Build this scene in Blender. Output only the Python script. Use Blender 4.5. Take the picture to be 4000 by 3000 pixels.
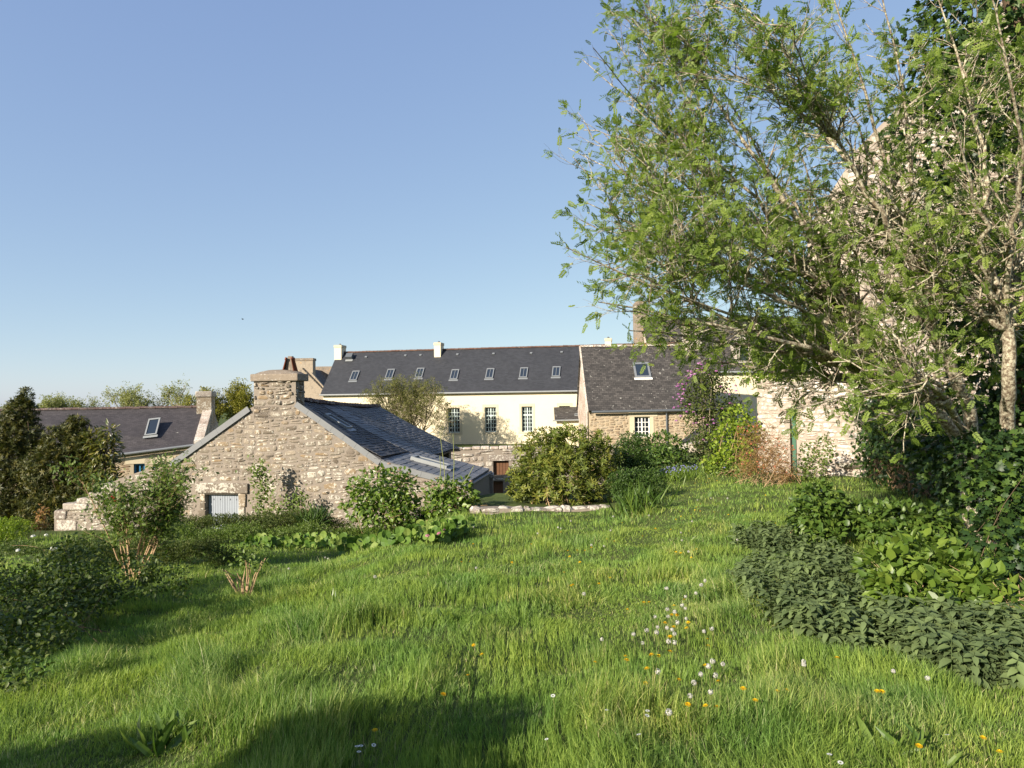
import bpy, math, random
import numpy as np
from mathutils import Matrix, Vector
D2R = math.radians
for _o in list(bpy.data.objects):
    bpy.data.objects.remove(_o)
scene = bpy.context.scene
COL = scene.collection
rng = np.random.default_rng(7)
random.seed(7)

# ------------------------------------------------------------------ camera, sky, sun, exposure
CAM_Z, PITCH, ROLL, FPX = 1.7, D2R(1.29), D2R(0.8), 2667.0
cam = bpy.data.cameras.new('camera')
cam.sensor_width = 36.0
cam.lens = 36.0 * FPX / 4000.0
cam.clip_start, cam.clip_end = 0.05, 3000.0
cam_o = bpy.data.objects.new('camera', cam)
COL.objects.link(cam_o)
CAM_R = Matrix.Rotation(D2R(90) + PITCH, 3, 'X') @ Matrix.Rotation(-ROLL, 3, 'Z')
cam_o.matrix_world = Matrix.Translation((0, 0, CAM_Z)) @ CAM_R.to_4x4()
scene.camera = cam_o

SUN_A, SUN_E = D2R(45), D2R(23)          # light travels towards (+x,+y): the sun stands behind and left of the viewer
SUN_DIR = Vector((math.sin(SUN_A) * math.cos(SUN_E), math.cos(SUN_A) * math.cos(SUN_E), -math.sin(SUN_E)))
world = bpy.data.worlds.new('World')
scene.world = world
world.use_nodes = True
wn = world.node_tree.nodes
wn.clear()
sky = wn.new('ShaderNodeTexSky')
sky.sky_type = 'NISHITA'
sky.sun_disc = False
sky.sun_elevation = SUN_E
sky.sun_rotation = D2R(180) + SUN_A
sky.altitude = 0
sky.air_density = 0.7
sky.dust_density = 0.5
sky.ozone_density = 6.0
bg = wn.new('ShaderNodeBackground')
bg.inputs['Strength'].default_value = 0.15
wout = wn.new('ShaderNodeOutputWorld')
# hazy spring air: the zenith-to-horizon range is flattened evenly all round
_sep = wn.new('ShaderNodeSeparateColor'); _com = wn.new('ShaderNodeCombineColor')
world.node_tree.links.new(sky.outputs[0], _sep.inputs[0])
for _i, (_k, _p) in enumerate(((1.22, .54), (1.18, .50), (1.55, .285))):
    _a = wn.new('ShaderNodeMath'); _a.operation = 'POWER'; _a.inputs[1].default_value = _p
    _b = wn.new('ShaderNodeMath'); _b.operation = 'MULTIPLY'; _b.inputs[1].default_value = _k
    world.node_tree.links.new(_sep.outputs[_i], _a.inputs[0])
    world.node_tree.links.new(_a.outputs[0], _b.inputs[0])
    world.node_tree.links.new(_b.outputs[0], _com.inputs[_i])
world.node_tree.links.new(_com.outputs[0], bg.inputs['Color'])
world.node_tree.links.new(bg.outputs[0], wout.inputs['Surface'])

sun = bpy.data.lights.new('sun', 'SUN')
sun.energy = 4.6
sun.angle = D2R(0.55)
sun.color = (1.0, 0.90, 0.75)
sun_o = bpy.data.objects.new('sun', sun)
sun_o.rotation_euler = SUN_DIR.to_track_quat('-Z', 'Y').to_euler()
sun_o.location = (-20, -20, 20)
COL.objects.link(sun_o)

vs = scene.view_settings
vs.view_transform = 'Standard'
vs.look = 'None'
vs.exposure = 1.15
vs.gamma = 1.0
vs.use_curve_mapping = False
scene.cycles.max_bounces = 6
scene.cycles.diffuse_bounces = 3
scene.cycles.glossy_bounces = 2
scene.cycles.transmission_bounces = 4
scene.cycles.transparent_max_bounces = 8
scene.cycles.caustics_reflective = False
scene.cycles.caustics_refractive = False
scene.cycles.use_denoising = True

# ------------------------------------------------------------------ surveying helpers: where a thing seen in the photograph stands
def ray(px, py):
    v = CAM_R @ Vector(((px - 2000.0) / FPX, (1500.0 - py) / FPX, -1.0))
    return v
def P(px, py, d):
    """world point at forward distance d (metres along +y)"""
    v = ray(px, py)
    v = v * (d / v.y)
    return Vector((v.x, v.y, v.z + CAM_Z))
def hit(px, py, p0, n):
    v = ray(px, py)
    o = Vector((0, 0, CAM_Z))
    t = (Vector(p0) - o).dot(n) / v.dot(n)
    return o + v * t
def sstep(a, b, x):
    t = np.clip((np.asarray(x, float) - a) / (b - a), 0, 1)
    return t * t * (3 - 2 * t)
_perm = np.random.default_rng(3).random((64, 64))
def vnoise(x, y):
    x = np.asarray(x, float); y = np.asarray(y, float)
    xi = np.floor(x).astype(int); yi = np.floor(y).astype(int)
    fx = x - xi; fy = y - yi
    fx = fx * fx * (3 - 2 * fx); fy = fy * fy * (3 - 2 * fy)
    g = lambda a, b: _perm[a % 64, b % 64]
    return (g(xi, yi) * (1 - fx) + g(xi + 1, yi) * fx) * (1 - fy) + (g(xi, yi + 1) * (1 - fx) + g(xi + 1, yi + 1) * fx) * fy
def gz(x, y):
    x = np.asarray(x, float); y = np.asarray(y, float)
    s = 0.100 - 0.045 * sstep(-3.8, -0.9, x) - 0.025 * sstep(1.5, 5.5, x)
    yy = np.where(y < 20, y, 20 + (y - 20) * 0.2)
    yy = np.maximum(yy, -4 + 0 * y)
    z = -s * yy
    # the garden drops into a yard beyond the cottage; the big house stands on a terrace behind the yard wall
    drop = sstep(20.2, 25, y) * (1 - sstep(2.5, 6.0, x - 0.10 * (y - 20)))
    z = z * (1 - drop) + (-3.4) * drop
    terr = sstep(34.2, 34.8, y) * sstep(-13, -11, x)
    z = z * (1 - terr) + (-1.5) * terr
    far = sstep(80, 200, y)
    z = z - 3.0 * far
    near = 1 - sstep(18, 30, y)
    z = z + near * (0.10 * (vnoise(x * 0.55 + 5, y * 0.55 + 9) - 0.5) + 0.10 * (vnoise(x * 1.9, y * 1.9) - 0.5))
    return z
def gzf(x, y):
    return float(gz(x, y))
_TT = np.concatenate([np.arange(1, 12, .02), np.arange(12, 70, .06)])
def gp(px, py, h=0.0):
    """where the sight line through a pixel meets the ground"""
    v = ray(px, py)
    t = _TT
    k = np.nonzero(v.z * t + CAM_Z - h < gz(v.x * t, v.y * t))[0]
    q = v * float(t[k[0]] if len(k) else 60.0)
    return Vector((q.x, q.y, gzf(q.x, q.y)))

# ------------------------------------------------------------------ materials
def mat(name):
    m = bpy.data.materials.new(name)
    m.use_nodes = True
    nt = m.node_tree
    nt.nodes.clear()
    out = nt.nodes.new('ShaderNodeOutputMaterial')
    return m, nt, out
class G:
    """tiny node-graph helper"""
    def __init__(s, nt): s.nt = nt
    def n(s, t, ins=None, **kw):
        k = s.nt.nodes.new(t)
        for a, b in kw.items(): setattr(k, a, b)
        for a, b in (ins or {}).items():
            if hasattr(b, 'is_output') or isinstance(b, bpy.types.NodeSocket): s.nt.links.new(b, k.inputs[a])
            else: k.inputs[a].default_value = b
        return k
    def noise(s, vec, scale, detail=4, rough=0.55):
        ins = {'Scale': scale, 'Detail': detail, 'Roughness': rough}
        if vec is not None: ins['Vector'] = vec
        return s.n('ShaderNodeTexNoise', ins).outputs['Fac']
    def ramp(s, fac, stops, interp='LINEAR'):
        r = s.n('ShaderNodeValToRGB', {'Fac': fac})
        r.color_ramp.interpolation = interp
        e = r.color_ramp.elements
        while len(e) < len(stops): e.new(0.5)
        for k, (p, c) in zip(e, stops):
            k.position = p
            k.color = tuple(c) + (1,) if len(c) == 3 else c
        return r.outputs['Color']
    def mix(s, fac, a, b, mode='MIX'):
        k = s.nt.nodes.new('ShaderNodeMix')
        k.data_type = 'RGBA'; k.blend_type = mode
        for i, v in ((0, fac), (6, a), (7, b)):
            if isinstance(v, bpy.types.NodeSocket): s.nt.links.new(v, k.inputs[i])
            else: k.inputs[i].default_value = v if i == 0 else tuple(v) + (1,) if len(v) == 3 else v
        return k.outputs[2]
    def math(s, op, a, b=0.0, c=None):
        k = s.nt.nodes.new('ShaderNodeMath'); k.operation = op
        for i, v in ((0, a), (1, b)) + (((2, c),) if c is not None else ()):
            if isinstance(v, bpy.types.NodeSocket): s.nt.links.new(v, k.inputs[i])
            else: k.inputs[i].default_value = v
        return k.outputs[0]
    def pos(s): return s.n('ShaderNodeNewGeometry').outputs['Position']
    def rnd(s, k=1.0):
        a = s.n('ShaderNodeAttribute', attribute_name='rnd').outputs['Fac']
        o = s.n('ShaderNodeObjectInfo').outputs['Random']
        return s.math('FRACT', s.math('ADD', s.math('MULTIPLY', a, k), s.math('MULTIPLY', o, 7.31 * k)))
    def bsdf(s, out, color, rough=0.8, bump=None, bstr=0.4, bdist=0.02, spec=0.3, metal=0.0, **extra):
        ins = {'Base Color': color if isinstance(color, bpy.types.NodeSocket) else tuple(color) + (1,), 'Roughness': rough, 'Specular IOR Level': spec, 'Metallic': metal}
        ins.update(extra)
        b = s.n('ShaderNodeBsdfPrincipled', ins)
        if bump is not None:
            bn = s.n('ShaderNodeBump', {'Height': bump, 'Strength': bstr, 'Distance': bdist})
            s.nt.links.new(bn.outputs[0], b.inputs['Normal'])
        if out is not None: s.nt.links.new(b.outputs[0], out.inputs['Surface'])
        return b
def leafmat(name, c1, c2, c3=None, rough=0.5, trans=0.35, spec=0.35, tcol=None):
    """leaf: three greens chosen per leaf, plus light that shines through"""
    m, nt, out = mat(name); g = G(nt)
    r = g.rnd()
    stops = [(0.0, c1), (0.6, c2), (1.0, c3 or c2)]
    col = g.ramp(r, stops)
    n = g.noise(g.pos(), 3.0, 2)
    col = g.mix(g.math('MULTIPLY', n, 0.5), col, tuple(x * 0.62 for x in c1))
    b = g.bsdf(None, col, rough, spec=spec)
    tr = g.n('ShaderNodeBsdfTranslucent')
    tc = g.mix(1.0, col, tcol or (1.5, 1.65, 0.7), 'MULTIPLY')
    nt.links.new(tc, tr.inputs['Color'])
    ms = g.n('ShaderNodeMixShader', {'Fac': trans})
    nt.links.new(b.outputs[0], ms.inputs[1]); nt.links.new(tr.outputs[0], ms.inputs[2])
    nt.links.new(ms.outputs[0], out.inputs['Surface'])
    return m
def plain(name, c, rough=0.7, vary=0.25, scale=6.0, spec=0.3, metal=0.0, bump=0.15):
    m, nt, out = mat(name); g = G(nt)
    n = g.noise(g.pos(), scale, 5)
    col = g.mix(n, tuple(x * (1 - vary) for x in c), tuple(min(1, x * (1 + vary)) for x in c))
    g.bsdf(out, col, rough, bump=n, bstr=bump, bdist=0.01, spec=spec, metal=metal)
    return m
def stonemat(name, cols, lichen=0.45, lichen_col=(0.50, 0.47, 0.40), fine=26.0, orange=0.0):
    m, nt, out = mat(name); g = G(nt)
    p = g.pos()
    r = g.rnd()
    k = len(cols)
    col = g.ramp(r, [(i / (k - 1), c) for i, c in enumerate(cols)])
    n1 = g.noise(p, 9.0, 6, 0.65)
    col = g.mix(n1, g.mix(1.0, col, (0.62, 0.6, 0.58), 'MULTIPLY'), g.mix(1.0, col, (1.28, 1.25, 1.2), 'MULTIPLY'))
    l1 = g.noise(p, 13.0, 6, 0.68)
    big = g.noise(p, 1.3, 2)
    lf = g.ramp(g.math('ADD', l1, g.math('MULTIPLY', g.math('SUBTRACT', big, 0.5), 0.45)), [(0.66 - lichen * 0.22, (0, 0, 0)), (0.70 - lichen * 0.2, (1, 1, 1))])
    sep = g.n('ShaderNodeRGBToBW', {'Color': lf}).outputs[0]
    col = g.mix(g.math('MULTIPLY', sep, 0.85), col, lichen_col)
    dk = g.ramp(g.noise(p, 2.3, 5, 0.7), [(0.32, (1, 1, 1)), (0.46, (0, 0, 0))])
    dks = g.n('ShaderNodeRGBToBW', {'Color': dk}).outputs[0]
    col = g.mix(g.math('MULTIPLY', dks, 0.45), col, (0.10, 0.09, 0.08))
    if orange > 0:
        of = g.ramp(g.noise(p, 3.7, 5, 0.7), [(0.70 - orange * 0.2, (0, 0, 0)), (0.74 - orange * 0.18, (1, 1, 1))])
        ofs = g.n('ShaderNodeRGBToBW', {'Color': of}).outputs[0]
        col = g.mix(ofs, col, (0.55, 0.27, 0.04))
    bn = g.noise(p, fine, 8, 0.7)
    g.bsdf(out, col, 0.92, bump=bn, bstr=0.7, bdist=0.02, spec=0.12)
    return m
def slatemat(name, c, sx, sy, vary=0.35, lichen=0.0, rough=0.55, orange=0.0, use_uv=True, joint=0.5):
    """slates too far off to tell apart: courses from the surface's own uv (metres)"""
    m, nt, out = mat(name); g = G(nt)
    uv = g.n('ShaderNodeTexCoord').outputs['UV'] if use_uv else g.pos()
    p = g.pos()
    hgt = None
    if use_uv:
        br = g.n('ShaderNodeTexBrick', {'Vector': uv, 'Scale': 1.0, 'Mortar Size': 0.008, 'Brick Width': sx, 'Row Height': sy, 'Bias': 0.0,
                 'Color1': tuple(x * (1 - vary) for x in c) + (1,), 'Color2': tuple(x * (1 + vary) for x in c) + (1,), 'Mortar': tuple(x * joint for x in c) + (1,)})
        col = br.outputs['Color']
        hgt = br.outputs['Fac']
    else:
        r = g.rnd()
        col = g.ramp(r, [(0, tuple(x * (1 - vary) for x in c)), (1, tuple(x * (1 + vary) for x in c))])
    n1 = g.noise(p, 0.8, 5, 0.6)
    col = g.mix(n1, g.mix(1.0, col, (0.7, 0.7, 0.72), 'MULTIPLY'), g.mix(1.0, col, (1.35, 1.32, 1.3), 'MULTIPLY'))
    if lichen > 0:
        l1 = g.noise(p, 4.5, 6, 0.7)
        lf = g.ramp(l1, [(0.70 - lichen * 0.1, (0, 0, 0)), (0.73 - lichen * 0.1, (1, 1, 1))])
        col = g.mix(g.n('ShaderNodeRGBToBW', {'Color': lf}).outputs[0], col, (0.27, 0.26, 0.23))
    if orange > 0:
        of = g.ramp(g.math('ADD', g.noise(p, 5.0, 6, 0.75), g.math('MULTIPLY', g.n('ShaderNodeSeparateXYZ', {'Vector': p}).outputs[2], 0.0)), [(0.6, (0, 0, 0)), (0.64, (1, 1, 1))])
        col = g.mix(g.n('ShaderNodeRGBToBW', {'Color': of}).outputs[0], col, (0.5, 0.24, 0.05))
    bump = g.noise(p, 14, 5)
    if hgt is not None:
        bump = g.math('SUBTRACT', g.math('MULTIPLY', bump, 0.5), hgt)
    g.bsdf(out, col, rough, bump=bump, bstr=0.5, bdist=0.015, spec=0.4)
    return m

M = {}
M['gable_stone'] = stonemat('gable_stone', [(0.13, 0.108, 0.085), (0.225, 0.195, 0.155), (0.26, 0.23, 0.19), (0.25, 0.185, 0.115), (0.30, 0.26, 0.21), (0.18, 0.152, 0.125), (0.24, 0.205, 0.16)], 0.62, fine=38)
M['mortar'] = plain('mortar', (0.23, 0.195, 0.16), 0.95, 0.28, 18, 0.1, bump=0.9)
M['grey_stone'] = stonemat('grey_stone', [(0.20, 0.17, 0.15), (0.30, 0.26, 0.23), (0.36, 0.33, 0.29)], 0.75)
M['pale_stone'] = stonemat('pale_stone', [(0.40, 0.33, 0.28), (0.46, 0.40, 0.34), (0.43, 0.37, 0.31), (0.38, 0.29, 0.24)], 0.7, (0.58, 0.55, 0.49))
M['pale_mortar'] = plain('pale_mortar', (0.33, 0.275, 0.225), 0.95, 0.2, 12, 0.1, bump=0.6)
M['warm_stone'] = stonemat('warm_stone', [(0.30, 0.225, 0.15), (0.37, 0.30, 0.21), (0.34, 0.285, 0.215), (0.29, 0.20, 0.13)], 0.35, (0.46, 0.42, 0.35))
M['warm_mortar'] = plain('warm_mortar', (0.40, 0.325, 0.225), 0.95, 0.15, 12, 0.1, bump=0.5)
M['old_render'] = stonemat('old_render', [(0.33, 0.28, 0.22), (0.36, 0.31, 0.25)], 0.25, (0.42, 0.38, 0.30), orange=0.25)
M['cap_stone'] = stonemat('cap_stone', [(0.20, 0.17, 0.14), (0.25, 0.21, 0.17)], 0.3, (0.42, 0.39, 0.34), orange=0.1)
M['orange_stone'] = stonemat('orange_stone', [(0.22, 0.18, 0.145), (0.26, 0.22, 0.18)], 0.3, (0.40, 0.36, 0.30), orange=0.4)
M['cream'] = plain('cream_render', (0.68, 0.595, 0.425), 0.9, 0.05, 1.5, 0.15, bump=0.08)
M['window_stone'] = plain('window_stone', (0.52, 0.45, 0.32), 0.9, 0.12, 7, 0.15)
M['slate_new'] = slatemat('slate_new', (0.027, 0.029, 0.034), 0.24, 0.11, 0.22, 0, 0.6, joint=0.75)
M['slate_old'] = slatemat('slate_old', (0.052, 0.047, 0.042), 0.26, 0.15, 0.4, 0.75, 0.72, joint=0.3)
M['slate_left'] = slatemat('slate_left', (0.043, 0.038, 0.040), 0.22, 0.14, 0.25, 0.25, 0.68, joint=0.6)
M['slate_piece'] = slatemat('slate_piece', (0.062, 0.064, 0.071), 1, 1, 0.35, 0.12, 0.5, use_uv=False)  # rear slope: grazing light is put into a paler slate colour
M['slate_piece_dark'] = slatemat('slate_piece_dark', (0.036, 0.036, 0.040), 1, 1, 0.35, 0.15, 0.62, use_uv=False)  # front slope: its shade is put into a darker slate colour
M['slate_piece_grey'] = slatemat('slate_piece_grey', (0.12, 0.122, 0.126), 1, 1, 0.2, 0.1, 0.5, use_uv=False)
M['verge'] = plain('verge_slate', (0.17, 0.175, 0.18), 0.6, 0.12, 5, 0.3)
M['zinc'] = plain('zinc', (0.16, 0.17, 0.18), 0.45, 0.15, 5, 0.4)
M['zinc_light'] = plain('zinc_light', (0.24, 0.25, 0.25), 0.5, 0.12, 5, 0.4)
M['gutter_dark'] = plain('gutter_dark', (0.09, 0.10, 0.11), 0.5, 0.15, 5, 0.4)
M['white_paint'] = plain('white_paint', (0.75, 0.74, 0.70), 0.6, 0.06, 4, 0.3)
M['grey_paint'] = plain('grey_paint', (0.26, 0.285, 0.32), 0.6, 0.07, 6, 0.3)
M['sage_paint'] = plain('sage_paint', (0.46, 0.54, 0.51), 0.6, 0.06, 6, 0.3)
M['blue_paint'] = plain('blue_paint', (0.03, 0.16, 0.32), 0.55, 0.1, 6, 0.3)
M['green_paint'] = plain('green_paint', (0.05, 0.12, 0.075), 0.55, 0.15, 6, 0.3)
M['brown_wood'] = plain('brown_wood', (0.13, 0.065, 0.035), 0.75, 0.3, 9, 0.2)
M['dark_gap'] = plain('dark_gap', (0.012, 0.011, 0.010), 0.9, 0.2, 5, 0.1)  # near-black: shade of openings put in as colour; the bird uses it too
M['terracotta'] = plain('terracotta', (0.20, 0.065, 0.038), 0.7, 0.3, 12, 0.25)
M['ridge_red'] = stonemat('ridge_red', [(0.11, 0.058, 0.042), (0.14, 0.08, 0.06), (0.10, 0.065, 0.055)], 0.15, (0.4, 0.37, 0.31))
M['ridge_brown'] = stonemat('ridge_brown', [(0.10, 0.07, 0.065), (0.14, 0.10, 0.09), (0.10, 0.08, 0.075)], 0.35, (0.36, 0.33, 0.28))
M['ridge_lichen'] = stonemat('ridge_lichen', [(0.22, 0.18, 0.15), (0.3, 0.27, 0.23)], 0.75, (0.62, 0.6, 0.54), orange=0.55)
_m, _nt, _out = mat('glass'); _g = G(_nt)
_g.bsdf(_out, (0.018, 0.022, 0.028), 0.05, spec=0.7)
M['glass'] = _m
_m, _nt, _out = mat('glass_blue'); _g = G(_nt)
_g.bsdf(_out, (0.022, 0.032, 0.048), 0.25, spec=0.35)
M['glass_blue'] = _m
M['curtain'] = plain('curtain', (0.55, 0.54, 0.50), 0.9, 0.1, 9, 0.1)
# bark with pale lichen
_m, _nt, _out = mat('rowan_bark'); _g = G(_nt); _p = _g.pos()
_c = _g.ramp(_g.noise(_p, 30, 5, 0.65), [(0.30, (0.06, 0.045, 0.03)), (0.46, (0.20, 0.155, 0.11)), (0.56, (0.42, 0.38, 0.28)), (0.72, (0.56, 0.53, 0.41))])
_g.bsdf(_out, _c, 0.9, bump=_g.noise(_p, 60, 5), bstr=0.6, bdist=0.01, spec=0.15)
M['rowan_bark'] = _m
M['lichen'] = leafmat('lichen', (0.30, 0.30, 0.20), (0.42, 0.42, 0.30), (0.46, 0.44, 0.28), 0.95, 0.1, 0.05)
M['bark_brown'] = plain('bark_brown', (0.12, 0.085, 0.055), 0.9, 0.35, 15, 0.1, bump=0.4)
M['bark_pale'] = plain('bark_pale', (0.30, 0.25, 0.17), 0.9, 0.3, 15, 0.1, bump=0.4)
M['cane'] = plain('cane', (0.38, 0.26, 0.15), 0.85, 0.3, 15, 0.15)
M['cane_green'] = plain('cane_green', (0.20, 0.22, 0.08), 0.8, 0.3, 15, 0.15)
M['rowan_leaf'] = leafmat('rowan_leaf', (0.11, 0.165, 0.030), (0.19, 0.265, 0.045), (0.28, 0.345, 0.07), 0.5, 0.45, 0.3)
M['rowan_bud'] = leafmat('rowan_bud', (0.26, 0.30, 0.14), (0.34, 0.37, 0.19), (0.40, 0.42, 0.22), 0.8, 0.2, 0.1)
M['hydrangea_leaf'] = leafmat('hydrangea_leaf', (0.07, 0.125, 0.018), (0.14, 0.215, 0.03), (0.22, 0.29, 0.045), 0.42, 0.3, 0.4)
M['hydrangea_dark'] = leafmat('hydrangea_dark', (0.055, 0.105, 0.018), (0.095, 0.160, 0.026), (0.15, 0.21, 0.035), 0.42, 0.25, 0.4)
M['dry_flower'] = leafmat('dry_flower', (0.30, 0.20, 0.14), (0.40, 0.29, 0.21), (0.45, 0.30, 0.24), 0.9, 0.2, 0.1, (1.1, 1.0, 0.9))
M['rhodo_leaf'] = leafmat('rhodo_leaf', (0.09, 0.125, 0.022), (0.155, 0.185, 0.030), (0.26, 0.25, 0.045), 0.48, 0.22, 0.32)
M['box_leaf'] = leafmat('box_leaf', (0.035, 0.075, 0.014), (0.06, 0.11, 0.018), (0.09, 0.14, 0.025), 0.5, 0.25, 0.3)
M['dull_leaf'] = leafmat('dull_leaf', (0.055, 0.080, 0.018), (0.085, 0.115, 0.025), (0.13, 0.14, 0.035), 0.6, 0.28, 0.25)
M['camellia_leaf'] = leafmat('camellia_leaf', (0.040, 0.050, 0.010), (0.075, 0.080, 0.015), (0.15, 0.125, 0.024), 0.5, 0.15, 0.3)
M['laurel_leaf'] = leafmat('laurel_leaf', (0.06, 0.08, 0.012), (0.13, 0.13, 0.02), (0.30, 0.25, 0.06), 0.35, 0.2, 0.5)
M['lime_leaf'] = leafmat('lime_leaf', (0.12, 0.19, 0.018), (0.22, 0.30, 0.03), (0.32, 0.38, 0.04), 0.5, 0.35, 0.3)
M['rose_leaf'] = leafmat('rose_leaf', (0.08, 0.13, 0.022), (0.13, 0.19, 0.032), (0.19, 0.25, 0.05), 0.5, 0.3, 0.35)
M['bramble_leaf'] = leafmat('bramble_leaf', (0.045, 0.075, 0.014), (0.08, 0.12, 0.020), (0.13, 0.16, 0.03), 0.5, 0.28, 0.3)
M['nettle_leaf'] = leafmat('nettle_leaf', (0.095, 0.135, 0.055), (0.145, 0.195, 0.078), (0.20, 0.26, 0.10), 0.75, 0.25, 0.15)
M['ivy_leaf'] = leafmat('ivy_leaf', (0.018, 0.042, 0.012), (0.04, 0.08, 0.018), (0.12, 0.19, 0.03), 0.45, 0.2, 0.3)
M['bergenia_leaf'] = leafmat('bergenia_leaf', (0.07, 0.14, 0.022), (0.13, 0.21, 0.035), (0.24, 0.30, 0.07), 0.55, 0.2, 0.22)
M['oak_leaf'] = leafmat('oak_leaf', (0.16, 0.16, 0.03), (0.24, 0.23, 0.04), (0.30, 0.27, 0.05), 0.6, 0.3, 0.2)
M['olive_leaf'] = leafmat('olive_leaf', (0.11, 0.12, 0.035), (0.17, 0.175, 0.05), (0.24, 0.235, 0.08), 0.6, 0.3, 0.2)
M['spring_leaf'] = leafmat('spring_leaf', (0.20, 0.22, 0.08), (0.28, 0.29, 0.11), (0.34, 0.33, 0.13), 0.6, 0.3, 0.2)
M['azalea_leaf'] = leafmat('azalea_leaf', (0.20, 0.11, 0.045), (0.30, 0.16, 0.07), (0.24, 0.20, 0.06), 0.7, 0.25, 0.2)
M['azalea_flower'] = leafmat('azalea_flower', (0.55, 0.16, 0.08), (0.65, 0.24, 0.13), (0.6, 0.3, 0.2), 0.7, 0.3, 0.1, (1.1, 1, 0.9))
M['lilac_flower'] = leafmat('lilac_flower', (0.36, 0.12, 0.32), (0.48, 0.20, 0.44), (0.60, 0.34, 0.56), 0.7, 0.25, 0.1, (1, 1, 1.1))
M['bluebell'] = leafmat('bluebell', (0.22, 0.22, 0.52), (0.30, 0.30, 0.62), (0.42, 0.42, 0.68), 0.7, 0.25, 0.1, (1, 1, 1))
M['pink_flower'] = leafmat('pink_flower', (0.5, 0.12, 0.25), (0.62, 0.25, 0.36), (0.65, 0.35, 0.4), 0.7, 0.25, 0.1, (1, 1, 1))
M['red_flower'] = leafmat('red_flower', (0.30, 0.02, 0.02), (0.42, 0.03, 0.03), (0.5, 0.05, 0.05), 0.7, 0.2, 0.1, (1, 1, 1))
M['white_flower'] = leafmat('white_flower', (0.70, 0.70, 0.66), (0.78, 0.78, 0.74), (0.8, 0.8, 0.76), 0.7, 0.25, 0.1, (1, 1, 1))
M['yellow_flower'] = leafmat('yellow_flower', (0.72, 0.42, 0.01), (0.82, 0.55, 0.012), (0.85, 0.62, 0.02), 0.7, 0.2, 0.1, (1, 1, 1))
M['seed_white'] = leafmat('seed_white', (0.60, 0.57, 0.52), (0.68, 0.66, 0.60), (0.72, 0.70, 0.64), 0.9, 0.45, 0.05, (1, 1, 1))
M['flower_stalk'] = plain('flower_stalk', (0.15, 0.17, 0.05), 0.6, 0.2, 15)
M['straw'] = leafmat('straw', (0.30, 0.22, 0.12), (0.40, 0.32, 0.18), (0.46, 0.38, 0.22), 0.8, 0.2, 0.1, (1, 1, 0.9))
# grass blades: hue drifts over the lawn, each blade differs
_m, _nt, _out = mat('grass_blade'); _g = G(_nt); _p = _g.pos()
_r = _g.rnd()
_c = _g.ramp(_r, [(0.0, (0.105, 0.172, 0.036)), (0.40, (0.200, 0.295, 0.058)), (0.80, (0.32, 0.415, 0.090)), (0.95, (0.38, 0.42, 0.14)), (1.0, (0.48, 0.42, 0.24))])
_n = _g.n('ShaderNodeRGBToBW', {'Color': _g.ramp(_g.noise(_p, 1.3, 4, .6), [(.35, (0, 0, 0)), (.65, (1, 1, 1))])}).outputs[0]
_c = _g.mix(_n, _g.mix(1.0, _c, (0.72, 0.86, 0.90), 'MULTIPLY'), _g.mix(1.0, _c, (1.2, 1.10, 1.0), 'MULTIPLY'))
_b = _g.bsdf(None, _c, 0.5, spec=0.3)
_t = _g.n('ShaderNodeBsdfTranslucent', {'Color': _g.mix(1.0, _c, (1.35, 1.4, 0.8), 'MULTIPLY')})
_ms = _g.n('ShaderNodeMixShader', {'Fac': 0.38})
_nt.links.new(_b.outputs[0], _ms.inputs[1]); _nt.links.new(_t.outputs[0], _ms.inputs[2]); _nt.links.new(_ms.outputs[0], _out.inputs['Surface'])
M['grass_blade'] = _m
_m, _nt, _out = mat('ground_soil'); _g = G(_nt); _p = _g.pos()
_c = _g.ramp(_g.noise(_p, 2.2, 6, 0.65), [(0.3, (0.050, 0.068, 0.020)), (0.55, (0.080, 0.105, 0.028)), (0.75, (0.105, 0.105, 0.040))])
_g.bsdf(_out, _c, 0.95, bump=_g.noise(_p, 25, 5), bstr=0.6, bdist=0.03, spec=0.1)
M['ground'] = _m

# ------------------------------------------------------------------ mesh helpers
def link(name, me, m=None, parent=None):
    o = bpy.data.objects.new(name, me)
    COL.objects.link(o)
    if me is not None and m is not None and not me.materials:
        me.materials.append(m)
    if parent is not None:
        o.parent = parent
        if parent.type == 'EMPTY':      # things stand unrotated at their base; parts are modelled in place
            o.matrix_parent_inverse = Matrix.Translation(-Vector(parent.location))
    return o
def raw(name, v, f, m=None, parent=None, smooth=False, uv=None, rnd=None):
    me = bpy.data.meshes.new(name)
    me.from_pydata([tuple(x) for x in v], [], [tuple(x) for x in f])
    if smooth:
        me.polygons.foreach_set('use_smooth', np.ones(len(me.polygons), bool))
    if uv is not None:
        l = me.uv_layers.new(name='UVMap')
        vi = np.zeros(len(me.loops), np.int32); me.loops.foreach_get('vertex_index', vi)
        l.data.foreach_set('uv', np.asarray(uv, np.float32)[vi].ravel())
    me.update()
    return link(name, me, m, parent)
def npmesh(name, V, loops, starts, counts, m, parent=None, rnd=None, smooth=False):
    me = bpy.data.meshes.new(name)
    me.vertices.add(len(V)); me.vertices.foreach_set('co', np.asarray(V, np.float32).ravel())
    me.loops.add(len(loops)); me.loops.foreach_set('vertex_index', np.asarray(loops, np.int32))
    me.polygons.add(len(starts))
    me.polygons.foreach_set('loop_start', np.asarray(starts, np.int32))
    me.polygons.foreach_set('loop_total', np.asarray(counts, np.int32))
    if smooth: me.polygons.foreach_set('use_smooth', np.ones(len(starts), bool))
    if rnd is not None:
        a = me.attributes.new('rnd', 'FLOAT', 'POINT'); a.data.foreach_set('value', np.asarray(rnd, np.float32))
    me.update(calc_edges=True)
    return link(name, me, m, parent)
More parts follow.
